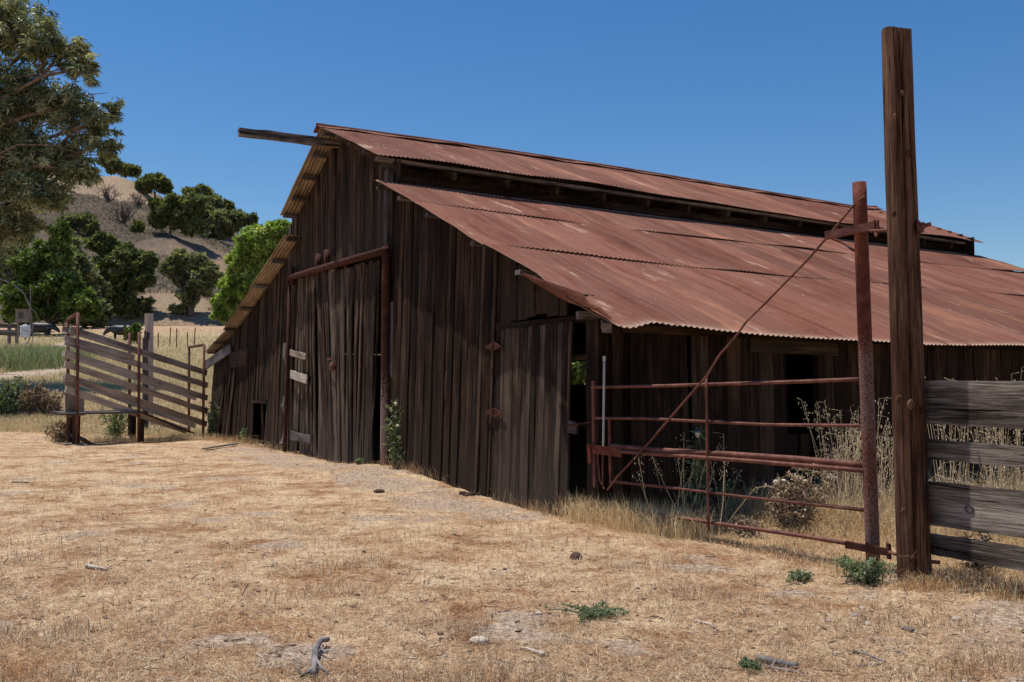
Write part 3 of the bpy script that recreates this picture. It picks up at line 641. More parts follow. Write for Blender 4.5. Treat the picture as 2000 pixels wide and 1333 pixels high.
# ------------------------------------------------------------------ barn
barn = empty('barn', tuple(bu(0, 0, 0)), 'weathered dark wooden barn with a rusty corrugated iron roof and leaning plank doors', 'barn')
SIDE = -VD
def flare(u, z): return -.13*max(0, 1-z/3.2)**1.4
def boards(mb, u0, u1, ztop, zbot, vo=0., wmin=.13, wmax=.27, t=.024, jit=.006, off=.012, lean=0., fl=True, skip=lambda u, z0, z1: False, n=7):
    """vertical planks from u0 down to u1 along the gable end"""
    u = u0
    while u > u1+.03:
        w = min(random.uniform(wmin, wmax), u-u1); c = u-w/2; zt = ztop(c); zb = zbot(c)+random.uniform(-.03, .05)
        if zt-zb > .1 and not skip(c, zb, zt):
            v0 = vo+random.uniform(-off, off); ya = random.gauss(0, .035); l = random.gauss(0, .006)+lean
            wd = UD*math.cos(ya)+VD*math.sin(ya)
            pb = bu(c+l*(zt-zb), v0+(flare(c, zb)+random.gauss(0, .012) if fl else 0), zb); pt = bu(c, v0, zt)
            zm = min(zt-.05, 2.4)
            mb.plank(pb, pt, wd, w-random.uniform(.002, .009), t, n, jit, side=SIDE)
        u -= w
def flr(u): p = bu(u, -.05, 0); return float(gz(p[0], p[1]))-.02
# roof lines along the front (u, z)
UR = [(-.476, 7.36), (-3.868, 5.962)]; ULf = [(-.476, 7.36), (2.83, 5.999)]
LR = [(-3.936, 5.41), (-5.474, 4.748), (-8.199, 3.605), (-9.556, 3.008), (-10.731, 2.672), (-11.32, 2.36)]
q = uz(403, 690, -.2); LLf = [(2.366, 5.372), (6.467, 4.279), (9.7, 3.42), (q[0], q[1])]
def roofz(u):
    if u > 3.3: p = LLf
    elif u > -.476: p = ULf
    elif u > -3.9: p = UR[::-1]
    else: p = LR[::-1]
    a = sorted(p); return float(np.interp(u, [k[0] for k in a], [k[1] for k in a]))
# centre gable
mb = MB(); boards(mb, 3.2, -3.42, lambda u: roofz(u)-.10, lambda u: 4.36+.03*u, vo=.0, fl=False, wmin=.085, wmax=.18)
mb.build('gable_wall', M['barn'], barn)
# the strip of nave wall standing above the left aisle roof and its corner post
mb = MB(); mb.plank(bu(-3.55, -.03, flr(-3.6)), bu(-3.55, -.03, 5.75), UD, .17, .15, 10, .006); mb.plank(bu(-3.78, -.07, flr(-3.7)), bu(-3.75, -.05, 3.2), UD, .26, .04, 8, .01)
mb.build('corner_post', M['grey'], barn); mb = MB(); mb.plank(bu(3.32, .03, 0), bu(3.32, .03, 5.8), UD, .2, .15, 10, .006)
mb.build('corner_post', M['grey'], barn)
# left aisle wall
wl = uz(498, 785); wr = uz(531, 866); HL, HR = 6.62, 5.15; HZ = 1.20
def lz(u): return roofz(u)-.08
mb = MB()
boards(mb, 12.95, HL, lz, lambda u: flr(u), wmin=.085, wmax=.18)
boards(mb, HL, HR, lz, lambda u: HZ, wmin=.085, wmax=.18)
boards(mb, HR, 3.42, lz, lambda u: flr(u), wmin=.085, wmax=.18)
mb.plank(bu(HL+.1, -.14, HZ), bu(HR-.1, -.14, HZ+.02), ZD, .09, .04, 4); mb.plank(bu(HL+.25, -.17, .10), bu(HR-1.3, -.17, .13), ZD, .09, .06, 5)
mb.plank(bu(5.95, .02, 0), bu(6.0, -.02, HZ), UD, .22, .03, 5, .01)
a = uz(452, 702); b_ = uz(486, 716); mb.plank(bu(a[0], -.06, 2.45), bu(b_[0], -.06, 2.55), ZD, .5, .03, 4, .01)
for uu in (10.9, 10.2, 9.6): mb.plank(bu(uu+random.uniform(-.3, .1), -.26, flr(uu)), bu(uu-.25, -.05, 2.3), UD, .2, .025, 6, .01, side=SIDE)
mb.build('left_aisle_wall', M['barn'], barn)
# right aisle wall, small door opening u -7.9 .. -9.95
def rz(u): return roofz(u)-.09
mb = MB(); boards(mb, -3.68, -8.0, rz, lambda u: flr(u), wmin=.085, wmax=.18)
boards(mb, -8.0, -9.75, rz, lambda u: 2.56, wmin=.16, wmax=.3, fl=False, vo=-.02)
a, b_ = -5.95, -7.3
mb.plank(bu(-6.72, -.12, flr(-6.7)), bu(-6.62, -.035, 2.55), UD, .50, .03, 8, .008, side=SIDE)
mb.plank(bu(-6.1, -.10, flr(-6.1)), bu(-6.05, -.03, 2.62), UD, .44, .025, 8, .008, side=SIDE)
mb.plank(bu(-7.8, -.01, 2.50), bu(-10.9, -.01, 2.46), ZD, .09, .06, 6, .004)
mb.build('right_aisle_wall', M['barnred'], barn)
# small plank door
d = MB(); u = -7.95
while u > -9.90:
    w = random.uniform(.09, .16); w = min(w, u+9.93); c = u-w/2; last = u-w < -9.8
    fz = flr(c)+.02; d.plank(bu(c-.03, -.135-.02*random.random(), fz), bu(c, -.05-.01*random.random(), 2.44+.01*random.random()), UD*math.cos(.04)+VD*math.sin(random.gauss(0, .04)), w-.006, .026, 8, .006, side=SIDE)
    u -= w
    if w < .04: break
sd = d.build('plank_door', M['smalldoor'], barn)
tag(sd, 'tall narrow plank door with two rusty diamond shaped hinges')
for (px, py, wd_) in ((966, 677, .26), (967, 806, .30)):
    cu, cz = uz(px, py, -.12); h = MB(); vs = []
    for vv in (-.152, -.135):
        for (du, dz) in ((wd_, 0), (.02, .066), (-.02, .066), (-wd_, -.01), (-.02, -.066), (.02, -.066)): vs.append(bu(cu+du, vv, cz+dz))
    h.add(vs, [[0, 1, 2, 3, 4, 5], [11, 10, 9, 8, 7, 6]]+[[i, i+6, (i+1) % 6+6, (i+1) % 6] for i in range(6)], None, .5, .25)
    h.tube([bu(cu, -.156, cz-.06), bu(cu, -.156, cz+.06)], .008, n=6); h.build('hinge', M['rustdoor'], sd)
lt = MB(); a, z_ = uz(1120, 833, -.1); lt.tube([bu(a+.1, -.16, z_), bu(a-.2, -.2, z_+.03), bu(a-.5, -.1, z_+.08)], .012); lt.build('latch', M['rustdark'], sd); lt = MB(); lt.plank(bu(a+.02, -.15, z_), bu(a-.16, -.15, z_-.02), ZD, .15, .04, 2, .004); lt.build('latch_block', M['grey'], sd)
# corner post and eave beam ends
p = MB(); p.plank(bu(-10.38, .05, flr(-10.4)+.1), bu(-10.38, .05, 2.45), UD, .26, .22, 8, .012); p.plank(bu(-10.75, .12, 0), bu(-10.75, .12, 2.42), UD, .2, .16, 8, .01)
p.build('front_corner_post', M['barnred'], barn)
p = MB(); a, z_ = uz(1132, 617, -.3); p.plank(bu(a, -.34, z_), bu(a-.2, .3, 2.52), ZD, .10, .10, 4, .01)
p.build('eave_beam', M['grey'], barn); p = MB()
a, z_ = uz(1172, 630, -.1); p.plank(bu(a, -.02, z_), bu(a-.42, -.3, z_-.10), ZD, .11, .11, 4, .01)
p.build('eave_beam', M['grey'], barn)
st = MB(); 
for _ in range(9):
    st = MB(); st.ball(bu(-10.4+random.uniform(-.2, .2), .03+random.uniform(-.12, .1), .0+random.uniform(0, .2)), random.uniform(.03, .06), 5, .16); st.build('foundation_stone', M['dung'], barn)

# sliding plank door in its pipe frame
def doorboards(mb, u0, u1, top, bot, vo, spread):
    u = u0
    while u > u1+.04:
        w = min(random.uniform(.10, .19), u-u1); c = u-w/2; t = (u0-c)/(u0-u1)
        zt = top(c); fz = bot(c)
        mb.plank(bu(c+spread(t), vo-.10+random.gauss(0, .018), fz), bu(c, vo+random.gauss(0, .008), zt), UD*math.cos(.05)+VD*random.gauss(0, .07), w*1.03, .024, 9, .008, side=SIDE, bend=random.gauss(0, .02))
        u -= w
d = MB()
doorboards(d, 3.18, .55, lambda u: 4.30+.01*u+random.uniform(-.03, .03), lambda u: flr(u)+.03+.02*random.random(), -.04, lambda t: -.85*t)
doorboards(d, .75, -3.22, lambda u: 4.22+.055*u+random.uniform(-.04, .03), lambda u: flr(u)+.01+.03*random.random(), -.10, lambda t: -1.25*(1-t)**1.4+.03*t)
door = d.build('sliding_door', M['door'], barn); tag(door, 'wide plank door with splayed, leaning boards')
for (pa, pb, w_, m_) in (((567, 689), (598, 697), .14, 'chute'), ((567, 731), (600, 742), .20, 'chute'), ((567, 850), (607, 859), .20, 'grey')):
    a = uz(*pa, -.2); c_ = uz(*pb, -.2); k = MB(); k.plank(bu(a[0], -.2, a[1]), bu(c_[0], -.21, c_[1]), ZD, w_, .03, 5, .012, side=SIDE); k.build('batten', M[m_], door)
k = MB(); a = uz(650, 708, -.2); k.plank(bu(a[0]+.25, -.25, a[1]+.06), bu(a[0]-.15, -.25, a[1]+.09), ZD, .04, .02, 2); k.ball(bu(a[0]-.08, -.24, a[1]-.1), .07, 5, .1, (1, 1, 1.4)); k.build('door_latch', M['rust'], door)
k = MB(); hl, hr = uz(566, 541, -.2), uz(752, 490, -.2)
k.tube([bu(hl[0], -.2, hl[1]-.02), bu(hl[0]*.5+hr[0]*.5, -.2, (hl[1]+hr[1])/2), bu(hr[0], -.2, hr[1])], .075, n=14)
for uu in (2.7, .55, -.1): k.box(bu(uu, -.14, 4.45-.02*uu), UD*.16, VD*.1, ZD*.45)
k.build('header_pipe', M['rustdark'], barn, True)
k = MB(); a = uz(564, 546, -.2); k.tube([bu(a[0], -.18, 4.3), bu(a[0], -.2, 2), bu(a[0], -.24, flr(3.3)-.1)], .045, n=10); k.build('door_pipe', M['rustdark'], barn, True)
k = MB(); a = uz(752, 700, -.15); k.tube([bu(a[0], -.15, zz) for zz in np.linspace(4.25, .12, 12)], .076, n=14, pale=lambda p: float(np.clip((2.5-p[2])*.7, 0, 1.0))); k.build('door_pipe', M['rustdoor'], barn, True)
k = MB(); a = uz(557, 760, -.05); k.plank(bu(a[0], -.1, flr(3.5)+.2), bu(a[0]+.02, -.06, 2.75), UD, .26, .03, 8, .02, side=SIDE); k.build('grey_plank', M['grey'], barn)
# diagonal brace at the far left eave
k = MB(); a = uz(398, 716, -.45); b_ = uz(450, 681, -.1); k.plank(bu(a[0], -.45, a[1]), bu(b_[0], -.1, b_[1]), ZD, .3, .05, 4, .008); k.build('brace', M['grey'], barn)
# hoisting beam out of the ridge
a = vz(466, 258, -.47); b_ = vz(640, 276, -.47)
k = MB(); k.plank(bu(-.47, a[0], a[1]), bu(-.47, 1.5, b_[1]), ZD, .17, .15, 12, .016); k.build('ridge_beam', M['fence'], barn)

# side wall under the low eave
SV = []
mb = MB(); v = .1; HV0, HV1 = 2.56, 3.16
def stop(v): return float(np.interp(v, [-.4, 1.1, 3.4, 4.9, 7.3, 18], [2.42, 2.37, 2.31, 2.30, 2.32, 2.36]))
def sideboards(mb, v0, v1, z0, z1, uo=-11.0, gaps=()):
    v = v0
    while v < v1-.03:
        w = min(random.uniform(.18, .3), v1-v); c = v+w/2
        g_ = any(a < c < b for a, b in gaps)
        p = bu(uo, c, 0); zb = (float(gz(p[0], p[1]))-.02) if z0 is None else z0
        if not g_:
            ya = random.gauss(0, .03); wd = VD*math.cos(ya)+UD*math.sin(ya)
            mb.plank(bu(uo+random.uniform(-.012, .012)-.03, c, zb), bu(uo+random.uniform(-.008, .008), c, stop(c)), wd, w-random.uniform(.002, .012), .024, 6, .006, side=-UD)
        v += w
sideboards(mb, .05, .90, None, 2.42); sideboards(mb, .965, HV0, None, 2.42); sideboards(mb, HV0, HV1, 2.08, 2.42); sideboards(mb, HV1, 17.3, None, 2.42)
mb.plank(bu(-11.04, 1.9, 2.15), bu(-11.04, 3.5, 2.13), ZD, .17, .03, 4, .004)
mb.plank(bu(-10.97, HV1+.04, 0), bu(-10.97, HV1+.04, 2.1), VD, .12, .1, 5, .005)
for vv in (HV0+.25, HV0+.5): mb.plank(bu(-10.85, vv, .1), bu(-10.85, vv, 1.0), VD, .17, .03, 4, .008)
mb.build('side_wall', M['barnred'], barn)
# hidden walls: far side (with missing planks) and back
mb = MB(); v = 0.1
hp = onplane(1133, 690, bu(12.9, 0, 0), UD); hv = float((hp-B0)@VD)
while v < 17.3:
    w = random.uniform(.2, .3)
    if 14.7 < v < 15.9: mb.plank(bu(12.9, v+w/2, 0), bu(12.9, v+w/2, 1.75), VD, w-.008, .025, 3)
    else: mb.plank(bu(12.9, v+w/2, -.1), bu(12.9, v+w/2, roofz(12.9)-.03), VD, w-.004, .025, 3)
    v += w
mb.build('far_side_wall', M['barn'], barn)
hp = onplane(1133, 690, bu(0, 17.3, 0), VD); hu = float((hp-B0)@UD)
mb = MB(); u = 12.9
while u > -11:
    w = random.uniform(.25, .35); c = u-w/2; zt = roofz(max(-11, min(12.5, c)))-.1
    if abs(c-hu) < .45: mb.plank(bu(c, 17.3, 0), bu(c, 17.3, 2.3), UD, w-.004, .025, 3); mb.plank(bu(c, 17.3, 3.9), bu(c, 17.3, zt), UD, w-.004, .025, 3)
    else: mb.plank(bu(c, 17.3, -.1), bu(c, 17.3, zt), UD, w-.004, .025, 3)
    u -= w
mb.build('back_wall', M['barn'], barn)
# clerestory strip on the right, with open slot and rafter ends
mb = MB()
for (z0, w, s_) in ((5.16, .22, 0), (5.385, .22, 1), (5.60, .17, 2)):
    v = -.02
    while v < 17.4:
        Ln = min(random.uniform(3.5, 5.5), 17.45-v)
        mb.plank(bu(-3.52-.006*s_, v, z0+random.uniform(-.01, .01)), bu(-3.52, v+Ln-.01, z0+random.uniform(-.01, .01)), ZD, w-.008, .03, 8, .004, side=-UD); v += Ln
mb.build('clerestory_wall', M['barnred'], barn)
mb = MB()
for v in np.arange(.02, 17.4, 1.18):
    mb.plank(bu(-3.1, v, 6.0-.006*v), bu(-3.86, v, 5.72-.007*v), ZD, .14, .09, 2, .003)
    mb.plank(bu(-.6, v, 7.10), bu(-3.1, v, 6.0-.006*v), ZD, .14, .07, 1)
mb.build('rafter', M['barn'], barn)
mb = MB()
for v in np.arange(.3, 17.4, 3.4):
    mb.plank(bu(-3.4, v, 0), bu(-3.4, v, 5.9), UD, .18, .18, 2); mb.plank(bu(3.2, v, 0), bu(3.2, v, 5.9), UD, .18, .18, 2)
mb.plank(bu(3.3, 0, 5.55), bu(3.3, 17.4, 5.55), ZD, .9, .03, 3); mb.build('nave_post', M['barn'], barn)

# corrugated iron
PITCH_C = .088; AMP = .009
def corr(name, A, Bv, rows, ids, jag=0, edge=(0, 0), lift=None, mats=None, lab=None, tear=None):
    """A(s), B(s): upper and lower edge of the course as functions of s = metres along the ridge"""
    s0, s1 = A[1], A[2]; ns = int((s1-s0)/PITCH_C*6); S = np.linspace(s0, s1, ns+1)
    top = np.array([A[0](s) for s in S]); bot = np.array([Bv(s) for s in S]); V = []; G = []; E = []
    nrm = np.cross(bot-top, np.tile(VD, (ns+1, 1))); nrm /= np.linalg.norm(nrm, axis=1)[:, None]; nrm *= np.sign(nrm[:, 2:3])
    lowj = np.repeat(rng.normal(0, jag, ns//46+2), 46)[:ns+1]; ph = np.cos(2*np.pi*S/PITCH_C)*AMP
    leng = np.linalg.norm(bot-top, axis=1)
    for k in range(rows+1):
        t = k/rows; P = top+(bot-top)*t
        if k == rows: P = P+(bot-top)/leng[:, None]*lowj[:, None]
        sag = .012*np.sin(S*1.7+k)+.010*np.sin(S*.6+k*2.)
        up = ph+sag*(0 < k)
        if lift is not None: up = up+lift*max(0, t-.8)*5*(.55+.45*np.sin(S*.8+1)+.3*np.sin(S*3.1))
        P = P+nrm*up[:, None]
        if tear is not None: P = tear(P, S, t)
        V.append(P); G.append(np.c_[S, leng*t, np.full(len(S), ids)]); e = np.zeros(len(S))
        if edge[0] and k == 0: e += 1
        if edge[1] and k == rows: e += edge[1]
        E.append(e)
    V = np.concatenate(V); G = np.concatenate(G); E = np.concatenate(E); nv = len(V); nn = np.tile(nrm, (rows+1, 1))
    V2 = V-nn*.005; w = ns+1; i = (np.arange(ns)[None, :]+w*np.arange(rows)[:, None]).ravel()
    f1 = np.stack([i, i+w, i+w+1, i+1], 1); f2 = np.stack([i, i+1, i+w+1, i+w], 1)+nv
    # rims
    r0 = np.arange(rows)*w; r1 = r0+ns; bt = rows*w+np.arange(ns)
    f3 = np.concatenate([np.stack([r0, r0+nv, r0+w+nv, r0+w], 1), np.stack([r1, r1+w, r1+w+nv, r1+nv], 1), np.stack([bt, bt+nv, bt+1+nv, bt+1], 1)])+2*nv
    Fs = np.concatenate([f1, f2, f3]); mi = np.concatenate([np.zeros(len(f1)), np.ones(len(f2)), np.ones(len(f3))])
    o = npmesh(name, np.concatenate([V, V2, V, V2]), Fs.ravel(), np.arange(len(Fs))*4, np.full(len(Fs), 4), [M['roof'], M['under']], barn,
               dict(g=np.tile(G, (4, 1)), edge=np.tile(E, 4)), None, True, mi)
    if lab: tag(o, lab)
    return o
LEN = 17.9
# eave curves measured along the building
EV = [vz(x_, y_, -11.32) for x_, y_ in [(1200, 622), (1400, 643), (1660, 665), (1800, 672), (2000, 677)]]
def eave(s): return bu(-11.32, s, float(np.interp(s, [e[0] for e in EV]+[18], [e[1] for e in EV]+[2.3])))
def lowtop(s): return bu(-3.78, s, float(np.interp(s, [-.4, 5, 12, 18], [5.475, 5.44, 5.41, 5.42])))
def prof(f):                                            # point a fraction f down the sagging right slope
    L_ = [LR[0]]+LR[1:]; a = [k[0] for k in L_]; uu = -3.78+(-11.32+3.78)*f
    return uu, float(np.interp(uu, a[::-1], [k[1] for k in L_][::-1]))
def slope(f):
    def fn(s):
        a, b = lowtop(s), eave(s); p = a+(b-a)*f; uu, z = prof(f); zl = LR[0][1]+(LR[-1][1]-LR[0][1])*f
        p = p.copy(); p[2] += (z-zl)*math.exp(-max(0, s+.4)/5.0); return p
    return fn
def tearf(P, S, t):                                     # bent up, torn sheet at the near lower corner
    k = np.clip((1.1-(S+.42))/1.1, 0, 1)*max(0, t-.15)
    P = P.copy(); P[:, 2] += .10*np.sin(S*9)*k*.4+.16*k**2*np.sin(t*5); P[:, :2] += np.outer(k*.20*math.sin(t*6+.5), VD[:2]); return P
corr('roof_sheet', (slope(0), -.42, LEN), slope(.245), 5, 1, .0, (1, 0), .020)
corr('roof_sheet', (lambda s: slope(.225)(s)-np.array([0, 0, .012]), -.40, LEN), lambda s: slope(.575)(s)-np.array([0, 0, .003]), 6, 2, .006, (0, .3), .014)
corr('roof_sheet', (lambda s: slope(.555)(s)-np.array([0, 0, .015]), -.38, LEN), slope(1.0), 8, 3, .006, (0, .95), None, tear=tearf)
# upper roof, right slope: ridge to clerestory eave
UE = [vz(x_, y_, -3.95) for x_, y_ in [(735, 299), (1200, 365), (1660, 438), (1942, 475)]]
RG = [vz(x_, y_+5, -.3) for x_, y_ in [(628, 245), (900, 281), (1200, 326), (1660, 401)]]
def rid(s): return bu(-.35, s, float(np.interp(s, [e[0] for e in RG]+[19], [e[1] for e in RG]+[7.48])))
def ue(s): return bu(-3.95, s, float(np.interp(s, [e[0] for e in UE]+[19], [e[1] for e in UE]+[5.72])))
corr('upper_roof_sheet', (rid, -.45, 17.9), lambda s: ue(s)+.012*ZD*math.sin(s*2), 6, 5, .015, (0, .6), None)
# left slopes
def ridl(s): return bu(-.45, s, float(rid(s)[2]))
corr('upper_roof_sheet', (ridl, -.42, 17.9), lambda s: bu(2.9, s, 5.96), 6, 6, .01)
def ll(f):
    uu = 2.366+(13.1-2.366)*f; a = [k[0] for k in LLf]; z = float(np.interp(uu, a, [k[1] for k in LLf]))
    return lambda s: bu(uu, s, z)
for k, (a, b) in enumerate(((0, .35), (.33, .68), (.66, 1.0))):
    corr('roof_sheet', ((lambda s, a=a, k=k: ll(a)(s)-ZD*(.015 if k else 0)), (-.42, -.40, -.3)[k], LEN), (lambda s, b=b: ll(b)(s)+ZD*.004), 5, 10+k, .01)
# ridge cap
mb = MB(); S_ = np.linspace(-.5, 17.9, 90)
for sgn, uo in ((-1, -.62), (1, -.12)):
    vs, gs = [], []
    for s in S_:
        r_ = rid(s)+np.array([0, 0, .045+.008*math.sin(s*3)]); o_ = -.26 if sgn < 0 else .26
        e_ = r_+UD*(o_+.02*math.sin(s*2.2))+np.array([0, 0, -.105+.012*math.sin(s*5)])
        r_ = r_+UD*(-.02*sgn*0)
        for p_ in (r_, e_, e_-ZD*.006, r_-ZD*.012): vs.append(p_); gs.append((s, 0 if p_ is r_ else .2, 20))
    fs = [[4*k+j, 4*k+(j+1) % 4, 4*k+4+(j+1) % 4, 4*k+4+j] for k in range(len(S_)-1) for j in range(4)]
    mb.add(vs, fs, gs)
mb.tube([rid(s)+ZD*.05 for s in S_], .03, n=6)
mb.build('ridge_cap', M['roof'], barn)
# torn sheet hanging at the near lower corner
up_ = [(1022, 533), (1060, 547), (1100, 560), (1138, 574), (1150, 592), (1172, 602), (1196, 622)]; lo_ = [(1024, 538), (1058, 562), (1088, 580), (1112, 592), (1138, 600), (1166, 608), (1200, 628)]
vs, gs = [], []
for k, (a, b) in enumerate(zip(up_, lo_)):
    A_, B_ = onV(*a, -.50), onV(*b, -.38)
    for j in range(5):
        t = j/4; p_ = A_+(B_-A_)*t-VD*.05*math.sin(math.pi*t); vs.append(p_); gs.append((k*.3, t*.3, 30))
mb = MB(); n0 = len(vs); vs += [p_+VD*.006 for p_ in vs]; gs += gs
q_ = [k*5+j for k in range(6) for j in range(4)]
mb.add(vs, [[i, i+1, i+6, i+5] for i in q_]+[[i+n0, i+5+n0, i+6+n0, i+1+n0] for i in q_], gs); mb.build('torn_sheet', M['roof'], barn, True)
# purlins under the sheets
mb = MB()
for f in (.03, .25, .5, .75, .97):
    a = np.array([-.45, 7.36]); b = np.array([2.9, 5.96]); p_ = a+(b-a)*f; mb.plank(bu(p_[0], -.36, p_[1]-.10), bu(p_[0], 17.6, p_[1]-.10), UD, .14, .06, 6, .003)
    a = np.array([-.5, 7.36]); b = np.array([-3.8, 5.95]); p_ = a+(b-a)*f; mb.plank(bu(p_[0], -.36, p_[1]-.09), bu(p_[0], 17.6, p_[1]-.26), UD, .14, .06, 6, .003)
for f in (.01, .14, .31, .48, .66, .83, .98):
    p_ = ll(f)(0); uu = 2.366+(13.1-2.366)*f; mb.plank(bu(uu, -.36 if f < .9 else -.24, p_[2]-.075), bu(uu, 17.5, p_[2]-.075), UD, .15, .07, 6, .003)
for f in (.0, .14, .3, .52, .7, .86):
    uu, z = prof(f); mb.plank(bu(uu, -.36, z-.075), bu(uu, 3.5, slope(f)(3.5)[2]-.08), UD, .14, .06, 6, .003)
mb.build('purlin', M['grey'], barn)
mb = MB(); mb.plank(bu(-11.02, -.05, 2.30), bu(-11.02, 17.4, 2.20), ZD, .10, .05, 12, .004); mb.build('eave_plate', M['barnred'], barn)

# ------------------------------------------------------------------ tall pole, hinge post gate
pp = [onY(1750, 62, 7.47), onY(1757, 300, 7.47), onY(1767, 560, 7.47), onY(1777, 860, 7.47), onY(1787, 1150, 7.47)]
pole = empty('tall_pole', tuple(onground(1787, 1142)), 'tall thick brown wooden pole with long cracks beside the rusty gate post', 'pole')
mb = MB(); Q = []
for a, b in zip(pp[:-1], pp[1:]):
    for t in np.linspace(0, 1, 8, endpoint=False): Q.append(a+(b-a)*t)
Q.append(pp[-1]); n_ = 72; vs, gs = [], []; ph = [random.uniform(0, 6) for _ in range(6)]
for k, c in enumerate(Q):
    rr = .119+.012*k/len(Q)
    for j in range(n_):
        an = 2*math.pi*j/n_; q = rr*(1+.018*math.sin(3*an+ph[0]+k*.05)+.008*math.sin(9*an+ph[1]+k*.11)+.006*math.sin(k*.9+an*2))
        if abs(((an-4.45-.12*math.sin(k*.15)+math.pi) % (2*math.pi))-math.pi) < .05: q *= .86          # long drying crack
        zo = .018*math.sin(an*2+1) if k == 0 else 0
        vs.append(c+np.array([math.cos(an)*q, math.sin(an)*q, zo])); gs.append((c[2], an*rr, 3.3))
m_ = len(Q); fs = [[k*n_+j, (k+1)*n_+j, (k+1)*n_+(j+1) % n_, k*n_+(j+1) % n_] for k in range(m_-1) for j in range(n_)]+[list(range(n_))]
mb.add(vs, fs, gs, .5); mb.build('timber', M['pole'], pole)
mb = MB()
for (px, py, s_) in ((1747, 228, .012), (1775, 300, .014), (1779, 790, .020), (1756, 780, .016), (1764, 1000, .014), (1783, 1093, .015), (1746, 418, .013), (1762, 182, .01)):
    c = onY(px, py, 7.345); mb = MB(); mb.ball(c, s_*1.5, 6, .08, (1, .5, 1.5)); mb.build('knot', M['pole'], pole, True)
mb = MB()
mb.tube([onY(1700, 452, 7.75), onY(1742, 449, 7.5)], .014); mb.build('bolt', M['rust'], pole); mb = MB(); mb.box(onY(1791, 446, 7.38), (.012, .03, 0), (0, .10, 0), (0, .01, .115))
mb.tube([onY(1791, 443, 7.36), onY(1806, 441, 7.33)], .032, n=6); mb.tube([onY(1797, 446, 7.33), onY(1801, 455, 7.33)], .02, n=6); mb.tube([onY(1806, 441, 7.33), onY(1818, 438, 7.3)], .017, n=8); mb.build('bolt', M['rust'], pole); mb = MB()
mb.tube([onY(1737, 1079, 7.66), onY(1752, 1084, 7.5)], .014); mb.build('bolt', M['rust'], pole); mb = MB(); mb.tube([onY(1812, 1097, 7.4), onY(1836, 1099, 7.35)], .016, n=8)
mb.build('bolt', M['rust'], pole)
mb = MB(); w_ = [onY(*p, 7.32) for p in [(1748, 1082), (1760, 1088), (1775, 1100), (1785, 1082), (1790, 1075), (1795, 1085), (1784, 1094), (1770, 1108), (1752, 1118)]]
mb.tube(w_, .003, n=4); mb.tube([onY(1748, 1083, 7.34), onY(1762, 1087, 7.33), onY(1778, 1086, 7.32)], .003, n=4); mb.build('wire', M['rust'], pole)

gp0 = np.array([3.19, 8.05, 0]); gn = np.array([GD[1], -GD[0], 0])
def ong(px, py, off=0): return onplane(px, py, gp0-gn*off, gn)
gate = empty('pipe_gate', (3.19, 8.05, 0), 'long rusty pipe gate with a diagonal brace rod hanging on its tall pipe post', 'gate')
mb = MB(); Q = [onY(1678, 357, 8.05)+(onY(1706, 1118, 8.05)-onY(1678, 357, 8.05))*t for t in np.linspace(0, 1, 14)]
mb.tube(Q, .061, n=20, pale=lambda p: float(np.clip((2.2-p[2])*1.6, 0, .55)*(1 if p[2] > 1.1 or p[2] < .7 else .75))); mb.build('hinge_post', M['rustpost'], gate, True)
def rail(name, pts, r, m='rust', off=0, n=10, **k):
    mb = MB(); P_ = [ong(*p, off) for p in pts]; Q = []
    for a, b in zip(P_[:-1], P_[1:]):
        for t in np.linspace(0, 1, 5, endpoint=False): Q.append(a+(b-a)*t)
    Q.append(P_[-1]); mb.tube(Q, r, n=n, **k); return mb.build(name, M[m], gate, True)
rail('rail', [(1156, 757), (1300, 754), (1424, 750), (1560, 746), (1678, 741)], .019)
rail('rail', [(1162, 817), (1263, 818), (1381, 824), (1500, 830), (1683, 832)], .0165)
rail('rail', [(1190, 871), (1290, 880), (1430, 888), (1560, 897), (1688, 909)], .030)
rail('rail', [(1207, 882), (1330, 891), (1480, 902), (1688, 920)], .022, off=.03)
rail('rail', [(1201, 941), (1330, 955), (1450, 970), (1690, 997)], .017)
rail('rail', [(1218, 997), (1330, 1012), (1420, 1026), (1540, 1043), (1656, 1062)], .020)
rail('upright', [(1379, 735), (1381, 880), (1384, 1037)], .014, off=.035)
rail('brace_rod', [(1689, 384), (1676, 393), (1664, 405), (1640, 434), (1616, 463), (1578, 507), (1536, 550), (1496, 591), (1458, 628), (1432, 664), (1404, 695), (1380, 735), (1331, 791), (1270, 862), (1207, 930), (1186, 958)], .0115, off=.075, n=7)
mb = MB()
mb.tube([ong(1159, 744), ong(1160, 850), ong(1162, 952)], .026, n=4); mb.tube([ong(1190, 817), ong(1191, 880), ong(1193, 945)], .020, n=4)
mb.tube([ong(1166, 885), ong(1172, 940), ong(1180, 955)], .010, n=5); mb.tube([ong(1177, 872), ong(1177, 948)], .011, n=6)
mb.build('end_frame', M['rust'], gate)
mb = MB(); mb.plank(ong(1155, 877, .03), ong(1214, 885, .03), ZD, .105, .012, 3, .002); mb.plank(ong(1150, 868, .05), ong(1152, 905, .05), GD.tolist()+[0], .05, .02, 2); mb.build('latch_plate', M['rustpost'], gate)
rail('latch_rod', [(1180, 702), (1178, 872)], .014, 'steel', .06)
mb = MB(); mb.tube([ong(1180, 696, .06), ong(1180, 706, .06)], .019, n=8); mb.build('rod_cap', M['steel'], gate)
mb = MB(); a, b = onY(1613, 461, 8.16), onY(1713, 440, 7.86); mb.plank(a, b, ZD, .070, .05, 4, .002); mb.plank(onY(1712, 432, 7.84), onY(1713, 458, 7.84), (1, 0, 0), .02, .06, 1)
mb.tube([onY(1624, 466, 8.25), onY(1645, 474, 8.2), onY(1668, 490, 8.1)], .013); mb.tube([onY(1707, 430, 7.84), onY(1708, 452, 7.84), onY(1711, 462, 7.8)], .012)
mb.build('hinge_arm', M['rust'], gate)
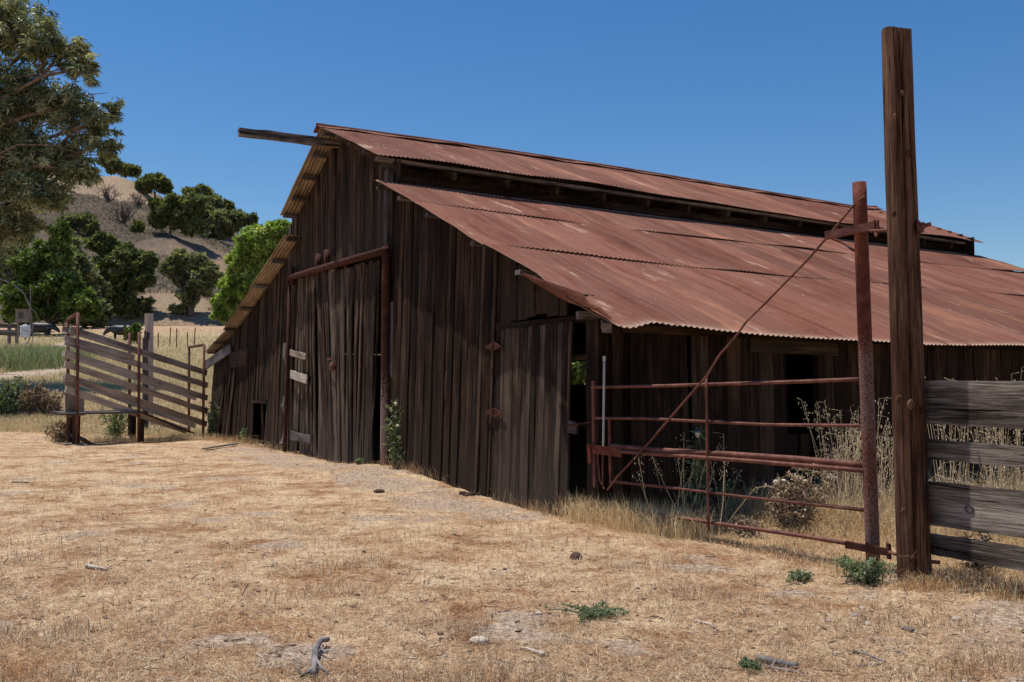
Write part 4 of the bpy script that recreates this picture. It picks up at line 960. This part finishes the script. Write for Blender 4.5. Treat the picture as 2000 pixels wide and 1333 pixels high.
mb = MB(); mb.plank(onY(1653, 1064, 8.12), onY(1736, 1079, 7.80), ZD, .062, .04, 4, .002); mb.plank(onY(1735, 1062, 7.78), onY(1736, 1092, 7.78), (1, 0, 0), .02, .06, 1)
mb.plank(onY(1690, 1060, 7.95), onY(1722, 1078, 7.84), ZD, .03, .01, 2); mb.build('hinge_arm', M['rustdark'], gate)

# ------------------------------------------------------------------ board fence at the right
fd = np.array([.5, -.866, 0]); fn = np.array([.866, .5, 0]); fp = np.array([3.50, 7.46, 0])
def onf(px, py): return onplane(px, py, fp, fn)
fence = empty('board_fence', tuple(fp+fd*.3), 'grey weathered board fence of four wide planks starting at the tall pole', 'fence')
for (t0, t1, b0, b1) in ((743, 745, 827, 838), (857, 873, 895, 914), (939, 960, 1023, 1050), (1040, 1069, 1079, 1116)):
    x0, x1 = 1800, 2000
    a0, a1, c0, c1 = onf(x0, t0), onf(x1, t1), onf(x0, b0), onf(x1, b1)
    p0 = (a0+c0)/2; p1 = (a1+c1)/2; w0 = a0[2]-c0[2]; w1 = a1[2]-c1[2]; dv = p1-p0
    p1b = p0+dv*2.6; w1b = w0+(w1-w0)*1.6; mb = MB(); mb.plank(p0, p1b, ZD, w0, .045, 26, .0035, w1=w1b, r=.55); mb.build('board', M['fence'], fence)
c = onf(1897, 995)-fn*.026; mb = MB()
for k, rr in enumerate((.030, .021)):
    vs = []; n_ = 20
    for i_ in range(n_):
        an = 2*math.pi*i_/n_
        for j_ in range(6):
            bn = 2*math.pi*j_/6; q = rr+.006*math.cos(bn); vs.append(c+fd*q*math.cos(an)*1.25+ZD*q*math.sin(an)-fn*.006*math.sin(bn))
    mb.add(vs, [[i_*6+j_, ((i_+1) % n_)*6+j_, ((i_+1) % n_)*6+(j_+1) % 6, i_*6+(j_+1) % 6] for i_ in range(n_) for j_ in range(6)], None, .9)
mb.build('knot', M['grey'], fence, True)
mb = MB(); q_ = onf(2100, 900)+fn*.1; mb.tube([(q_[0], q_[1], -.2), (q_[0], q_[1], 1.85)], .085, n=14, wob=.02); mb.build('post', M['pole'], fence)

# ------------------------------------------------------------------ loading chute on the left
cp = np.array([-12.29, 25.35, 0]); cd = np.array([1.99, 4.41, 0]); cd /= np.linalg.norm(cd); cn = np.array([cd[1], -cd[0], 0]); co = np.array([-1.07, 1.8, 0])
def onc(px, py, k=0): return onplane(px, py, cp+co*k, cn)
chute = empty('loading_chute', tuple(cp+cd*2.4+co*.5), 'sloping grey board cattle loading chute with rusty pipe posts left of the barn', 'chute')
BD = [((126, 640), (152, 648), (267, 685), (404, 729)), ((126, 660), (152, 664), (205, 680), (262, 698)), ((127, 668), (152, 676), (267, 711), (405, 753)), ((126, 689), (152, 696), (267, 735), (405, 778)), ((126, 711), (152, 719), (267, 757), (405, 804)),
      ((126, 735), (152, 743), (267, 780), (403, 829)), ((128, 760), (152, 768), (267, 805), (364, 842))]
for k, b_ in enumerate(BD):
    mb = MB(); s0 = b_[0] if k else (137, 643); w_ = .185 if k != 1 else .15
    mb.plank(onc(*s0)-cn*.07*0, onc(*b_[3]), ZD, w_, .04, 14, .008, bend=random.uniform(-.02, .02)); mb.build('board', M['chute'], chute)
for k, b_ in enumerate(BD):
    if k not in (0, 3, 5): continue
    mb = MB(); e_ = (b_[3][0]-22, b_[3][1]-6+k*2); s_ = (b_[0][0]-4, b_[0][1]+2); mb.plank(onc(*s_, 1), onc(*e_, 1), ZD, .17, .04, 10, .008); mb.build('board', M['chute'], chute)
def post(p, top, base, k=0, r=.045):
    a = onc(*base, k); t_ = onc(*top, k); a = a-cn*.09*(-1 if k == 0 else 1)*-1 if False else a
    off = cn*(.075 if k == 0 else -.075); mb = MB(); mb.tube([a+off-ZD*.1, (a+t_)/2+off, t_+off], r, n=8)
    return mb, t_+off
for (top, base, topb, baseb) in (((148, 612), (147, 868), (136, 622), (136, 858)), ((268, 649), (267, 858), (256, 650), (256, 845)), ((395, 673), (393, 850), (372, 677), (372, 838))):
    mb, t0 = post(0, top, base); mb2, t1 = post(0, topb, baseb, 1, .05)
    if top[0] != 268: mb.tube([t0-ZD*.02, t1-ZD*.02], .05, n=8)
    mb.build('pipe_post', M['rust'], chute, True); mb2.build('pipe_post', M['rust'], chute, True)
mb = MB(); z_ = .86; o0 = onc(103, 812)
for k in range(5):
    q_ = cp+co*(k/4.0)*.95; a = q_+cd*(-.55)+ZD*z_; b = q_+cd*2.35+ZD*(z_-.02); mb.plank(a+cd*random.uniform(-.15, .1), b, co, .30, .05, 6, .006)
mb.build('deck', M['grey'], chute)
mb = MB()
for k in range(4):
    q_ = cp+co*(k/3.0); mb.plank(q_+cd*2.35+ZD*.82, q_+cd*4.35+ZD*.15, co, .45, .05, 6, .01)
mb.build('ramp', M['barn'], chute)
for (s_, h_) in ((0.02, .8), (2.35, .8)):
    for k in (.1, .9): q_ = cp+co*k+cd*s_; mb = MB(); mb.plank(q_-ZD*.1, q_+ZD*h_, cd, .16, .12, 3); mb.build('support', M['barn'], chute)
mb = MB(); a = onc(138, 815, .3); mb.plank(a, onc(138, 740, .3), cd, .35, .05, 4, .01); mb.plank(onc(158, 812, .5), onc(158, 770, .5), cd, .2, .05, 3, .01); mb.build('end_board', M['pale'], chute)
mb = MB(); mb.tube([onc(141, 850, .4), onc(150, 860, 0)+cn*.3, onc(163, 868, 0)+cn*.3], .06, n=6); mb.build('skid', M['rust'], chute)

# plank lying on the ground
a, b = onground(398, 880), onground(462, 871); mb = MB(); mb.plank(a+ZD*.05, b+ZD*.06, np.cross(b-a, ZD), .14, .035, 6, .006); tag(mb.build('loose_plank', M['pale'], None), 'long pale plank lying on the dry grass at the foot of the left aisle', 'plank')

# ------------------------------------------------------------------ posts behind the chute
def roundpost(px, ytop, ybase, d, r, label, m='grey', jag=False):
    b = onY(px, ybase, d); t = onY(px, ytop, d); g_ = float(terr(b[0], b[1])); mb = MB(); b[2] = g_-.1
    mb.tube([b+(t-b)*k for k in np.linspace(0, 1, 8)], r, r*.93, 12, wob=.015)
    if jag:
        for _ in range(5): a_ = rng.normal(0, r*.6, 2); mb.plank(t+np.array([a_[0], a_[1], -.1]), t+np.array([a_[0], a_[1], random.uniform(.08, .28)]), (1, 0, 0), .05, .04, 1)
    return tag(mb.build('wooden_post', M[m], None), label, 'post')
roundpost(291, 613, 812, 34, .165, 'thick round brown post standing behind the chute', 'chute')
roundpost(284, 660, 812, 33, .11, 'split grey post with a jagged top leaning against the thick round post', 'grey', True)
roundpost(244, 636, 668, 90, .16, 'short distant brown post directly behind the grazing cow', 'pole')
for k, (px, yt, yb, d, lb) in enumerate([(309, 650, 668, 80, 'squat dark stake in the field just right of the thick round post'), (331, 640, 668, 82, 'thin metal stake second from the round post in the field'), (345, 642, 670, 80, 'thin metal stake in the middle of the field row'), (379, 640, 668, 82, 'thin metal stake nearest the barn eave in the field'), (366, 650, 668, 82, 'short leaning stake between the two right hand stakes')]):
    b = onY(px, yb, d); b[2] = float(gz(b[0], b[1])); mb = MB(); t_ = onY(px, yt, d); t_[0] += .1*(k % 2); mb.tube([b-ZD*.1, t_], .045, n=6); mb.tube([t_-ZD*.3+np.array([-.06, 0, 0]), t_-ZD*.3+np.array([.06, 0, 0])], .02, n=5)
    tag(mb.build('fence_stake', M['rustpost'], None), lb, 'stake', 'stakes in the field')

# ------------------------------------------------------------------ yard fence, box and tank far left
root = empty('rail_fence', tuple(onY(20, 665, 84)*np.array([1, 1, 0])+ZD*float(gz(onY(20, 665, 84)[0], 84))), 'low grey rail fence far off at the left edge beyond the green grass', 'fence')
for (y0, y1) in ((637, 640), (645, 648), (652, 654)):
    mb = MB(); mb.plank(onY(-60, y0, 84), onY(62, y1, 84), ZD, .22, .06, 6, .02); mb.build('rail', M['grey'], root)
for px in (-40, -4, 18, 33):
    mb = MB(); b = onY(px, 660, 84.2); b[2] = float(gz(b[0], b[1])); mb.plank(b, onY(px, 634, 84.2), (1, 0, 0), .25, .2, 3); mb.build('post', M['grey'], root)
root = empty('utility_cabinet', tuple(onY(44, 655, 83)), 'weathered wooden cabinet on a stand beside the far rail fence', 'cabinet')
mb = MB(); c = onY(43, 618, 83); mb.box(c, (.95, 0, 0), (0, .6, 0), (0, 0, 1.1)); mb.box(c+ZD*.6, (1.1, 0, 0), (0, .8, 0), (0, 0, .08)); mb.build('cabinet_box', M['brownbox'], root)
mb = MB(); mb.box(c+np.array([.05, -.315, .05]), (.6, 0, 0), (0, .03, 0), (0, 0, .7)); mb.build('door', M['grey'], root)
mb = MB()
for dx in (-.35, .35): mb.plank(c+np.array([dx, 0, -.55]), c+np.array([dx, 0, -2.2]), (1, 0, 0), .12, .12, 2)
mb.tube([c+np.array([.75, 0, -2.2]), c+np.array([.7, 0, 2.8])], .045, n=7); mb.build('leg', M['brownbox'], root)
root = empty('white_tank', tuple(onY(49, 662, 81.5)), 'small white cylindrical tank standing under the wooden cabinet', 'tank')
b = onY(49, 660, 81.5); t_ = onY(49, 637, 81.5); mb = MB(); mb.tube([b, b+(t_-b)*.15, b+(t_-b)*.5, b+(t_-b)*.9, t_], .42, n=20); mb.build('shell', M['white'], root, True)
mb = MB(); mb.tube([t_, t_+ZD*.12], .30, .12, 16); mb.build('lid', M['white'], root, True); mb = MB(); mb.tube([b+(t_-b)*.5-np.array([0, .02, 0])-ZD*.04, b+(t_-b)*.5+ZD*.04], .44, n=20); mb.build('band', M['steel'], root, True)

# ------------------------------------------------------------------ cows
def skin(name, joints, edges, m, root, sub=2):
    me = bpy.data.meshes.new('tmp'); me.from_pydata([j[0] for j in joints], edges, []); o = bpy.data.objects.new('tmp', me); C.collection.objects.link(o)
    md = o.modifiers.new('s', 'SKIN'); o.modifiers.new('d', 'SUBSURF').levels = sub
    for i_, j in enumerate(joints): me.skin_vertices[0].data[i_].radius = j[1]
    me.skin_vertices[0].data[0].use_root = True
    dg = bpy.context.evaluated_depsgraph_get(); dg.update(); nm = bpy.data.meshes.new_from_object(o.evaluated_get(dg))
    bpy.data.objects.remove(o); nm.materials.clear(); 
    ob = bpy.data.objects.new(name, nm); C.collection.objects.link(ob); nm.materials.append(m); ob.parent = root
    for p in nm.polygons: p.use_smooth = True
    return ob
def cow(px, py, face, yaw, label, grazing=True):
    b = onground(px, py); root = empty('cow', tuple(b), label, 'cow', 'black cows grazing in the field'); root.rotation_euler = (0, 0, yaw)
    f = face; o_ = WL[root]; mb = MB()
    SP = [(-1.12, 1.22, .12, .16), (-1.02, 1.16, .26, .30), (-.7, 1.06, .34, .40), (-.3, 1.0, .38, .43), (.2, .98, .37, .43), (.6, 1.02, .31, .41), (.88, 1.08, .22, .33), (1.12, 1.10, .17, .25), (1.36, .98, .13, .20), (1.50, .88, .14, .19), (1.64, .74, .12, .14), (1.80, .56, .09, .10), (1.84, .50, .05, .06)]
    P_ = np.array([(a*f, 0, b_) for a, b_, _, _ in SP]); vs = []
    for k, (a, b_, ry, rz_) in enumerate(SP):
        t_ = P_[min(k+1, len(SP)-1)]-P_[max(k-1, 0)]; t_ /= np.linalg.norm(t_); up = np.cross(np.array([0, 1, 0]), t_)
        for j in range(14): an = 2*math.pi*j/14; vs.append(o_+P_[k]+np.array([0, 1, 0])*ry*1.15*math.cos(an)+up*rz_*1.22*math.sin(an))
    m_ = len(SP); mb.add(vs, [[k*14+j, k*14+(j+1) % 14, (k+1)*14+(j+1) % 14, (k+1)*14+j] for k in range(m_-1) for j in range(14)]+[list(range(14))[::-1], [(m_-1)*14+j for j in range(14)]])
    for sy in (-1, 1):
        for (x0, ks) in ((.66*f, ((0, 1.0, .15), (.02, .72, .12), (.03*f, .40, .062), (0, .10, .05), (.02*f, .0, .065))), (-.82*f, ((.05*f, 1.0, .20), (.06*f, .72, .14), (-.12*f, .45, .065), (-.04*f, .10, .05), (-.01*f, .0, .065)))):
            pr = [o_+np.array([x0+dx, sy*.19, z_]) for dx, z_, _ in ks]
            for q_ in range(4): mb.tube([pr[q_], pr[q_+1]], ks[q_][2]*1.25, ks[q_+1][2]*1.25, 8)
    mb.build('body', M['cow'], root, True)
    mb = MB(); mb.tube([o_+np.array(p_) for p_ in ((-1.08*f, 0, 1.3), (-1.22*f, 0, 1.05), (-1.2*f, 0, .55))], .03, .02, 6); mb.ball(o_+np.array((-1.2*f, 0, .45)), .07, 5, .05, (1, 1, 1.8)); mb.build('tail', M['cow'], root, True)
    for sy in (-1, 1): mb = MB(); mb.ball(o_+np.array([1.44*f, sy*.2, 1.06]), .09, 5, .02, (.6, 1.3, .5)); mb.build('ear', M['cow'], root, True)
    return root
cow(238, 664, -1, .15, 'black cow grazing with lowered head in front of the short distant post')
cow(80, 658, 1, .25, 'black cow half hidden under the bright green broadleaf tree by the far rail fence')

# ------------------------------------------------------------------ weeds and plants
def thistle(px, py, d, h, label, flowers=3, leaf='weed', dry=False, n=1.0, w=.22, name='thistle_plant', group=None, ll_=.09, stems=7):
    b = onground(px, py) if d is None else np.array([*(onY(px, py, d)[:2]), 0]); b[2] = float(terr(b[0], b[1]))
    root = empty(name, tuple(b), label, 'plant' if name != 'thistle_plant' else 'thistle', group); mb = MB(); bl = []; fl = MB(); nf = 0
    for k in range(stems):
        hh = h*random.uniform(.55, 1.0) if k else h; e = b+np.array([rng.normal(0, w*.55), rng.normal(0, w*.55), hh]); pts = limb(mb, b, e, .010+h*.004, .004, 7, .05)
        for q_ in pts[1:]:
            f_ = (q_[2]-b[2])/h; bl.append((q_, tuple([w*(.50*max(0, 1-f_)**1.3+.07)]*3)))
        if k < flowers:
            fl = MB()
            if dry: fl.ball(e, .032, 6, .12, (1, 1, .8))
            else: fl.ball(e, .034, 6, .14, (1.1, 1.1, .8)); fl.ball(e-ZD*.02, .024, 5, .1)
            fl.build('flower_head', M['flower'], root); nf += 1
    mb.build('stem', M['drybush'] if dry else M['weed'], root)
    leafcloud('foliage', bl, int(120*n), 11, ll_, ll_*.45, M['drybush'] if dry else M[leaf], root, droop=.1, spread=.7, shell=.6)
    return root
thistle(790, 914, None, 1.15, 'tall green thistle with pale seed heads beside the big door post', 3, n=1.5, w=.32, stems=10, ll_=.10)
thistle(676, 903, None, .13, 'tiny green weed in the middle under the sliding door', 0, n=.4, w=.1, name='weed', ll_=.05)
thistle(645, 898, None, .10, 'tiny green weed furthest left under the sliding door', 0, n=.3, w=.1, name='weed', ll_=.05)
thistle(702, 908, None, .10, 'flat little weed closest to the rusty door pipe', 0, n=.3, w=.1, name='weed', ll_=.05)
thistle(1110, 1005, None, .30, 'feathery grey green weed at the foot of the small door', 0, n=1.0, w=.2, name='weed', ll_=.05)
thistle(848, 930, None, .12, 'small green weed among dry stalks at the foot of the right aisle', 0, n=.4, w=.1, name='weed', ll_=.05)
thistle(1692, 1140, None, .20, 'leafy green weed growing at the base of the gate post', 0, n=.7, w=.20, name='weed', ll_=.036, stems=18)
thistle(1160, 1208, None, .05, 'flat feathery green weed patch lying in the open yard', 0, n=.5, w=.20, name='weed', ll_=.026, stems=14)
thistle(1570, 1134, None, .05, 'small green weed in the yard in front of the gate shadow', 0, n=.4, w=.12, name='weed', ll_=.04)
thistle(1466, 1310, None, .05, 'tiny green sprout by the dark bark piece near the bottom of the photo', 0, n=.3, w=.06, name='weed', ll_=.03)
thistle(1350, 940, 10.9, 1.15, 'green thistle with spiky heads growing behind the gate near its upright', 3, n=1.1, w=.30, ll_=.11)
thistle(1560, 1000, 10.0, .75, 'dry brown thistle with pale fluffy heads behind the middle of the gate', 4, dry=True, n=.5, w=.30, ll_=.06, stems=16)
thistle(1530, 1005, 10.0, .55, 'lower dry thistle clump left of the fluffy headed one behind the gate', 1, dry=True, n=.2, w=.2, ll_=.045, stems=12)
thistle(1455, 1010, 9.8, .22, 'short crumpled brown thistle clump low behind the gate', 0, dry=True, n=.5, w=.16, ll_=.05, stems=10)
thistle(1900, 1095, 7.9, .38, 'dark dry weed showing under the lowest fence board', 0, dry=True, n=.6, w=.2, ll_=.05)
thistle(1405, 915, 11.2, .45, 'broad leaved green plant in the tall grass behind the gate upright', 0, n=1.2, w=.26, name='weed', ll_=.12)
thistle(120, 862, None, .55, 'dark spiky tumbleweed piled against the left legs of the chute', 0, dry=True, n=1.2, w=.35, name='weed', ll_=.12, stems=22)
thistle(226, 858, None, 1.1, 'tall straggly weed growing in front of the chute deck', 1, n=.5, w=.7, name='weed', ll_=.10, stems=16)
thistle(415, 858, None, 1.2, 'green climbing weed at the left corner of the barn', 0, n=.8, w=.28, name='weed', ll_=.12)
thistle(480, 866, None, .45, 'small green weed by the leaning boards of the left aisle', 0, n=.9, w=.22, name='weed', ll_=.09)
thistle(15, 815, None, 1.5, 'dark green broad leaved bush at the left edge of the photo below the path', 0, n=2.6, w=.6, name='weed', ll_=.2, stems=14)
for k, (px, s_, lb) in enumerate([(48, 1.1, 'first brown seed stalk right of the dark green bush'), (68, 1.2, 'low brown stalk in the middle of the row below the path'), (88, 1.45, 'tallest brown seed stalk in the row below the path'), (108, 1.0, 'brown seed stalk closest to the chute')]):
    thistle(px, 812, None, s_, lb, 0, dry=True, n=1.0, w=.4, name='dry_stalk', group='dry stalks below the path', ll_=.16, stems=6)
thistle(262, 672, None, 1.9, 'upright green sapling in the field between the cow and the round post', 0, leaf='fig', n=1.6, w=.5, name='sapling', ll_=.4)
# wild oats: stalks with nodding heads
def oats(name, pts, label):
    root = empty(name, tuple(pts[0][0]), label, 'grass', 'clumps of wild oats'); mb = MB(); P_ = []; 
    for b, h in pts:
        e = b+np.array([rng.normal(0, .20), rng.normal(0, .20), h]); m_ = (b+e)/2+rng.normal(0, .015, 3); pts_ = [b, m_, e, e+np.array([rng.normal(0, .06), rng.normal(0, .05), .02])]
        mb.tube(pts_, .0032, .0018, 4, False)
        for _ in range(16):
            t = random.uniform(0, 1)**.8; q_ = m_+(e-m_)*(.45+.55*t)+np.array([rng.normal(0, .035), rng.normal(0, .03), -.015]); P_.append(q_)
    mb.build('stalk', M['straw2'], root)['kind'] = 'stuff'; P_ = np.array(P_); n = len(P_)
    blades('seed_head', P_, rng.uniform(.018, .034, n), np.full(n, .009), rng.uniform(.3, .95, n), pal(n, [(.76, .62, .40), (.64, .50, .30), (.84, .74, .52)], .12), M['straw'], root)['kind'] = 'stuff'
    return root
m, n_, bs, N, L = mat('oat_stalk'); bs.inputs['Base Color'].default_value = (.62, .48, .28, 1); bs.inputs['Roughness'].default_value = .8; M['straw2'] = m
def clump(px0, px1, d0, d1, k, h0, h1):
    out = []
    for _ in range(k):
        px = random.uniform(px0, px1); d = random.uniform(d0, d1); b = onY(px, 900, d); b[2] = float(gz(b[0], b[1])); out.append((b, random.uniform(h0, h1)))
    return out
oats('wild_oats', clump(1615, 1680, 9.6, 11.2, 60, .6, 1.5), 'dense clump of tall wild oats just left of the gate post')
oats('wild_oats', clump(1695, 1760, 9.2, 11.0, 42, .6, 1.5), 'tall wild oats between the gate post and the tall pole')
oats('wild_oats', clump(1840, 1905, 9.0, 10.5, 26, 1.0, 1.75), 'wild oats rising above the fence top, nearer the pole')
oats('wild_oats', clump(1930, 2030, 8.6, 10.5, 46, .9, 1.85), 'wild oats rising above the fence top at the right edge')
oats('wild_oats', clump(1270, 1420, 9.9, 10.8, 22, .5, 1.15), 'sparse wild oats behind the left half of the gate')
oats('wild_oats', clump(1800, 1990, 8.4, 9.8, 46, .5, .95), 'short wild oats seen through the gaps of the board fence')

# ------------------------------------------------------------------ things lying in the yard
def stone(px, py, r, label, m='stone', sq=(1.2, 1, .6), cat='stone', name='stone', group='small stones in the yard'):
    b = onground(px, py); mb = MB(); mb.ball(b+ZD*r*.3, r, 7, .05, sq); return tag(mb.build(name, M[m], None, True), label, cat, group)
for (px, py, r, lb, m_) in [(1683, 1190, .022, 'rounded tan stone in the group before the gate post, nearest the weed', 'stone'), (1669, 1204, .020, 'bluish grey stone left of the tan one before the gate post', 'slate2'), (1706, 1209, .016, 'small white stone right of its group before the gate post', 'bone'),
        (1694, 1221, .025, 'largest tan stone of the group before the gate post', 'stone'), (1617, 1214, .017, 'lone tan stone left of the group before the gate post', 'stone'), (1703, 1168, .013, 'white pebble at the foot of the tall pole weed', 'bone'),
        (1868, 1212, .03, 'flat tan stone on the bare earth at the right', 'stone'), (1815, 1163, .017, 'pale pebble at the base of the tall pole', 'stone'), (1052, 1200, .022, 'pale pebble left of the flat green weed patch', 'bone'),
        (1884, 1335, .02, 'grey stone near the lower right corner', 'stone'), (868, 1284, .013, 'tiny bluish pebble left of the bleached bone', 'slate2')]:
    if m_ == 'slate2' and 'slate2' not in M: M['slate2'] = plain('blue_grey_stone', (.22, .24, .25), (.36, .38, .38), 20)
    stone(px, py, r, lb, m_)
stone(937, 1256, .05, 'chalky white lump of stone left of the long bone', 'bone', (1.3, 1, .5))
stone(1125, 1092, .055, 'round dark brown dung ball in the middle of the yard', 'dung', (1.1, 1, .8), 'dung', 'dung_ball', None)
stone(740, 962, .06, 'flat dark dung pat in front of the thistle', 'dung', (1.5, 1, .5), 'dung', 'dung_pat', None)
b = onground(922, 968); mb = MB()
for _ in range(12): mb.ball(b+np.array([rng.normal(0, .08), rng.normal(0, .07), .02]), random.uniform(.02, .05), 5, .15)
tag(mb.build('dung_heap', M['dung'], None), 'crumbled dark dung heap in front of the right aisle wall', 'dung')
def bone(pts, r, label):
    mb = MB(); P_ = [onground(*p)+ZD*(r*random.uniform(.2, .7)+.006) for p in pts]; mb.tube([P_[0], *P_[1:]], r*.75, r*.3, 8, wob=.25); mb.ball(P_[0], r*.9, 5, .25); tag(mb.build('bone', M['bone'], None, True), label, 'bone')
bone([(1060, 1283), (1045, 1276), (1030, 1272), (1012, 1268)], .018, 'long bleached bone lying near the bottom centre of the yard')
bone([(1358, 1217), (1372, 1219), (1388, 1224), (1402, 1233)], .015, 'curved bleached bone lying right of the flat green weed patch')
bone([(170, 1110), (185, 1113), (205, 1115), (218, 1109)], .022, 'pale flaking bone on the dry grass at the left of the yard')
def branch(name, lines, m, label, cat='branch'):
    mb = MB()
    for pts, r0, r1 in lines: mb.tube([onground(*p[:2])+ZD*(p[2] if len(p) > 2 else .02) for p in pts], r0, r1, 8, wob=.12)
    return tag(mb.build(name, M[m], None, True), label, cat)
M['greybark'] = barkm('grey_branch', (.05, .042, .04), (.30, .26, .24))
branch('gnarled_branch', [([(612, 1324, .02), (614, 1300, .03), (616, 1283, .05), (626, 1270, .06), (640, 1262, .04)], .020, .016), ([(614, 1312, .03), (600, 1322, .02), (590, 1328, .02), (576, 1296, .02)], .012, .006), ([(616, 1300, .04), (628, 1312, .02), (642, 1324, .02)], .009, .006), ([(622, 1278, .05), (634, 1284, .03), (640, 1286, .03)], .008, .006)], 'greybark', 'gnarled grey forked branch lying at the bottom of the yard')
branch('bark_piece', [([(1478, 1291), (1500, 1297), (1530, 1303), (1556, 1308)], .018, .022), ([(1498, 1306, .01), (1530, 1312, .01), (1570, 1318, .01)], .010, .006)], 'greybark', 'dark rotten bark piece lying near the bottom right of the yard', 'bark')
branch('twig', [([(1668, 1277), (1690, 1284), (1712, 1293), (1728, 1300)], .008, .005), ([(1672, 1304, .01), (1700, 1302, .01), (1728, 1300, .01)], .007, .005)], 'greybark', 'dark forked twig right of the rotten bark piece', 'twig')
branch('twig', [([(1745, 1272, .01), (1758, 1277, .01), (1772, 1284, .01)], .006, .004)], 'greybark', 'short straight twig below the dark metal scrap', 'twig')
branch('twig', [([(22, 943, .01), (40, 943, .01), (56, 944, .01)], .012, .008)], 'greybark', 'straight dark twig on the grass at the far left of the yard', 'twig')
branch('root', [([(1870, 1160, .0), (1890, 1157, .015), (1920, 1159, .02), (1950, 1163, .0)], .018, .022)], 'greybark', 'half buried grey root in front of the board fence', 'root')
mb = MB(); b = onground(1764, 1228); c_ = onground(1784, 1237); mb.plank(b+ZD*.015, c_+ZD*.02, np.cross(c_-b, ZD), .07, .008, 4, .006, w1=.02); tag(mb.build('metal_scrap', M['slate'], None), 'dark pointed scrap of metal on the bare earth right of the stones', 'scrap')

# bits of bark, clods and gravel scattered over the yard
n = 2000; x, y = field(n, 4.3, 26, -.7, .6); k = ~inbarn(x, y, .1); x, y = x[k], y[k]; mb = MB()
for a, b in zip(x, y):
    z = float(gz(a, b)); r_ = abs(rng.normal(0, .008))+.003
    if random.random() < .72:
        q_ = np.array([a, b, z+.006]); e = rng.normal(0, 1, 3)*np.array([1, 1, .08]); e /= np.linalg.norm(e); mb.plank(q_, q_+e*random.uniform(.02, .10), np.cross(e, ZD), random.uniform(.004, .012), .005, 2, .002)
    else: mb.ball((a, b, z+r_*.4), r_, 3, .15, (1.2, 1, .7))
tag(mb.build('debris', M['debris'], None, origin=(0, 0, 0)), kind='stuff')
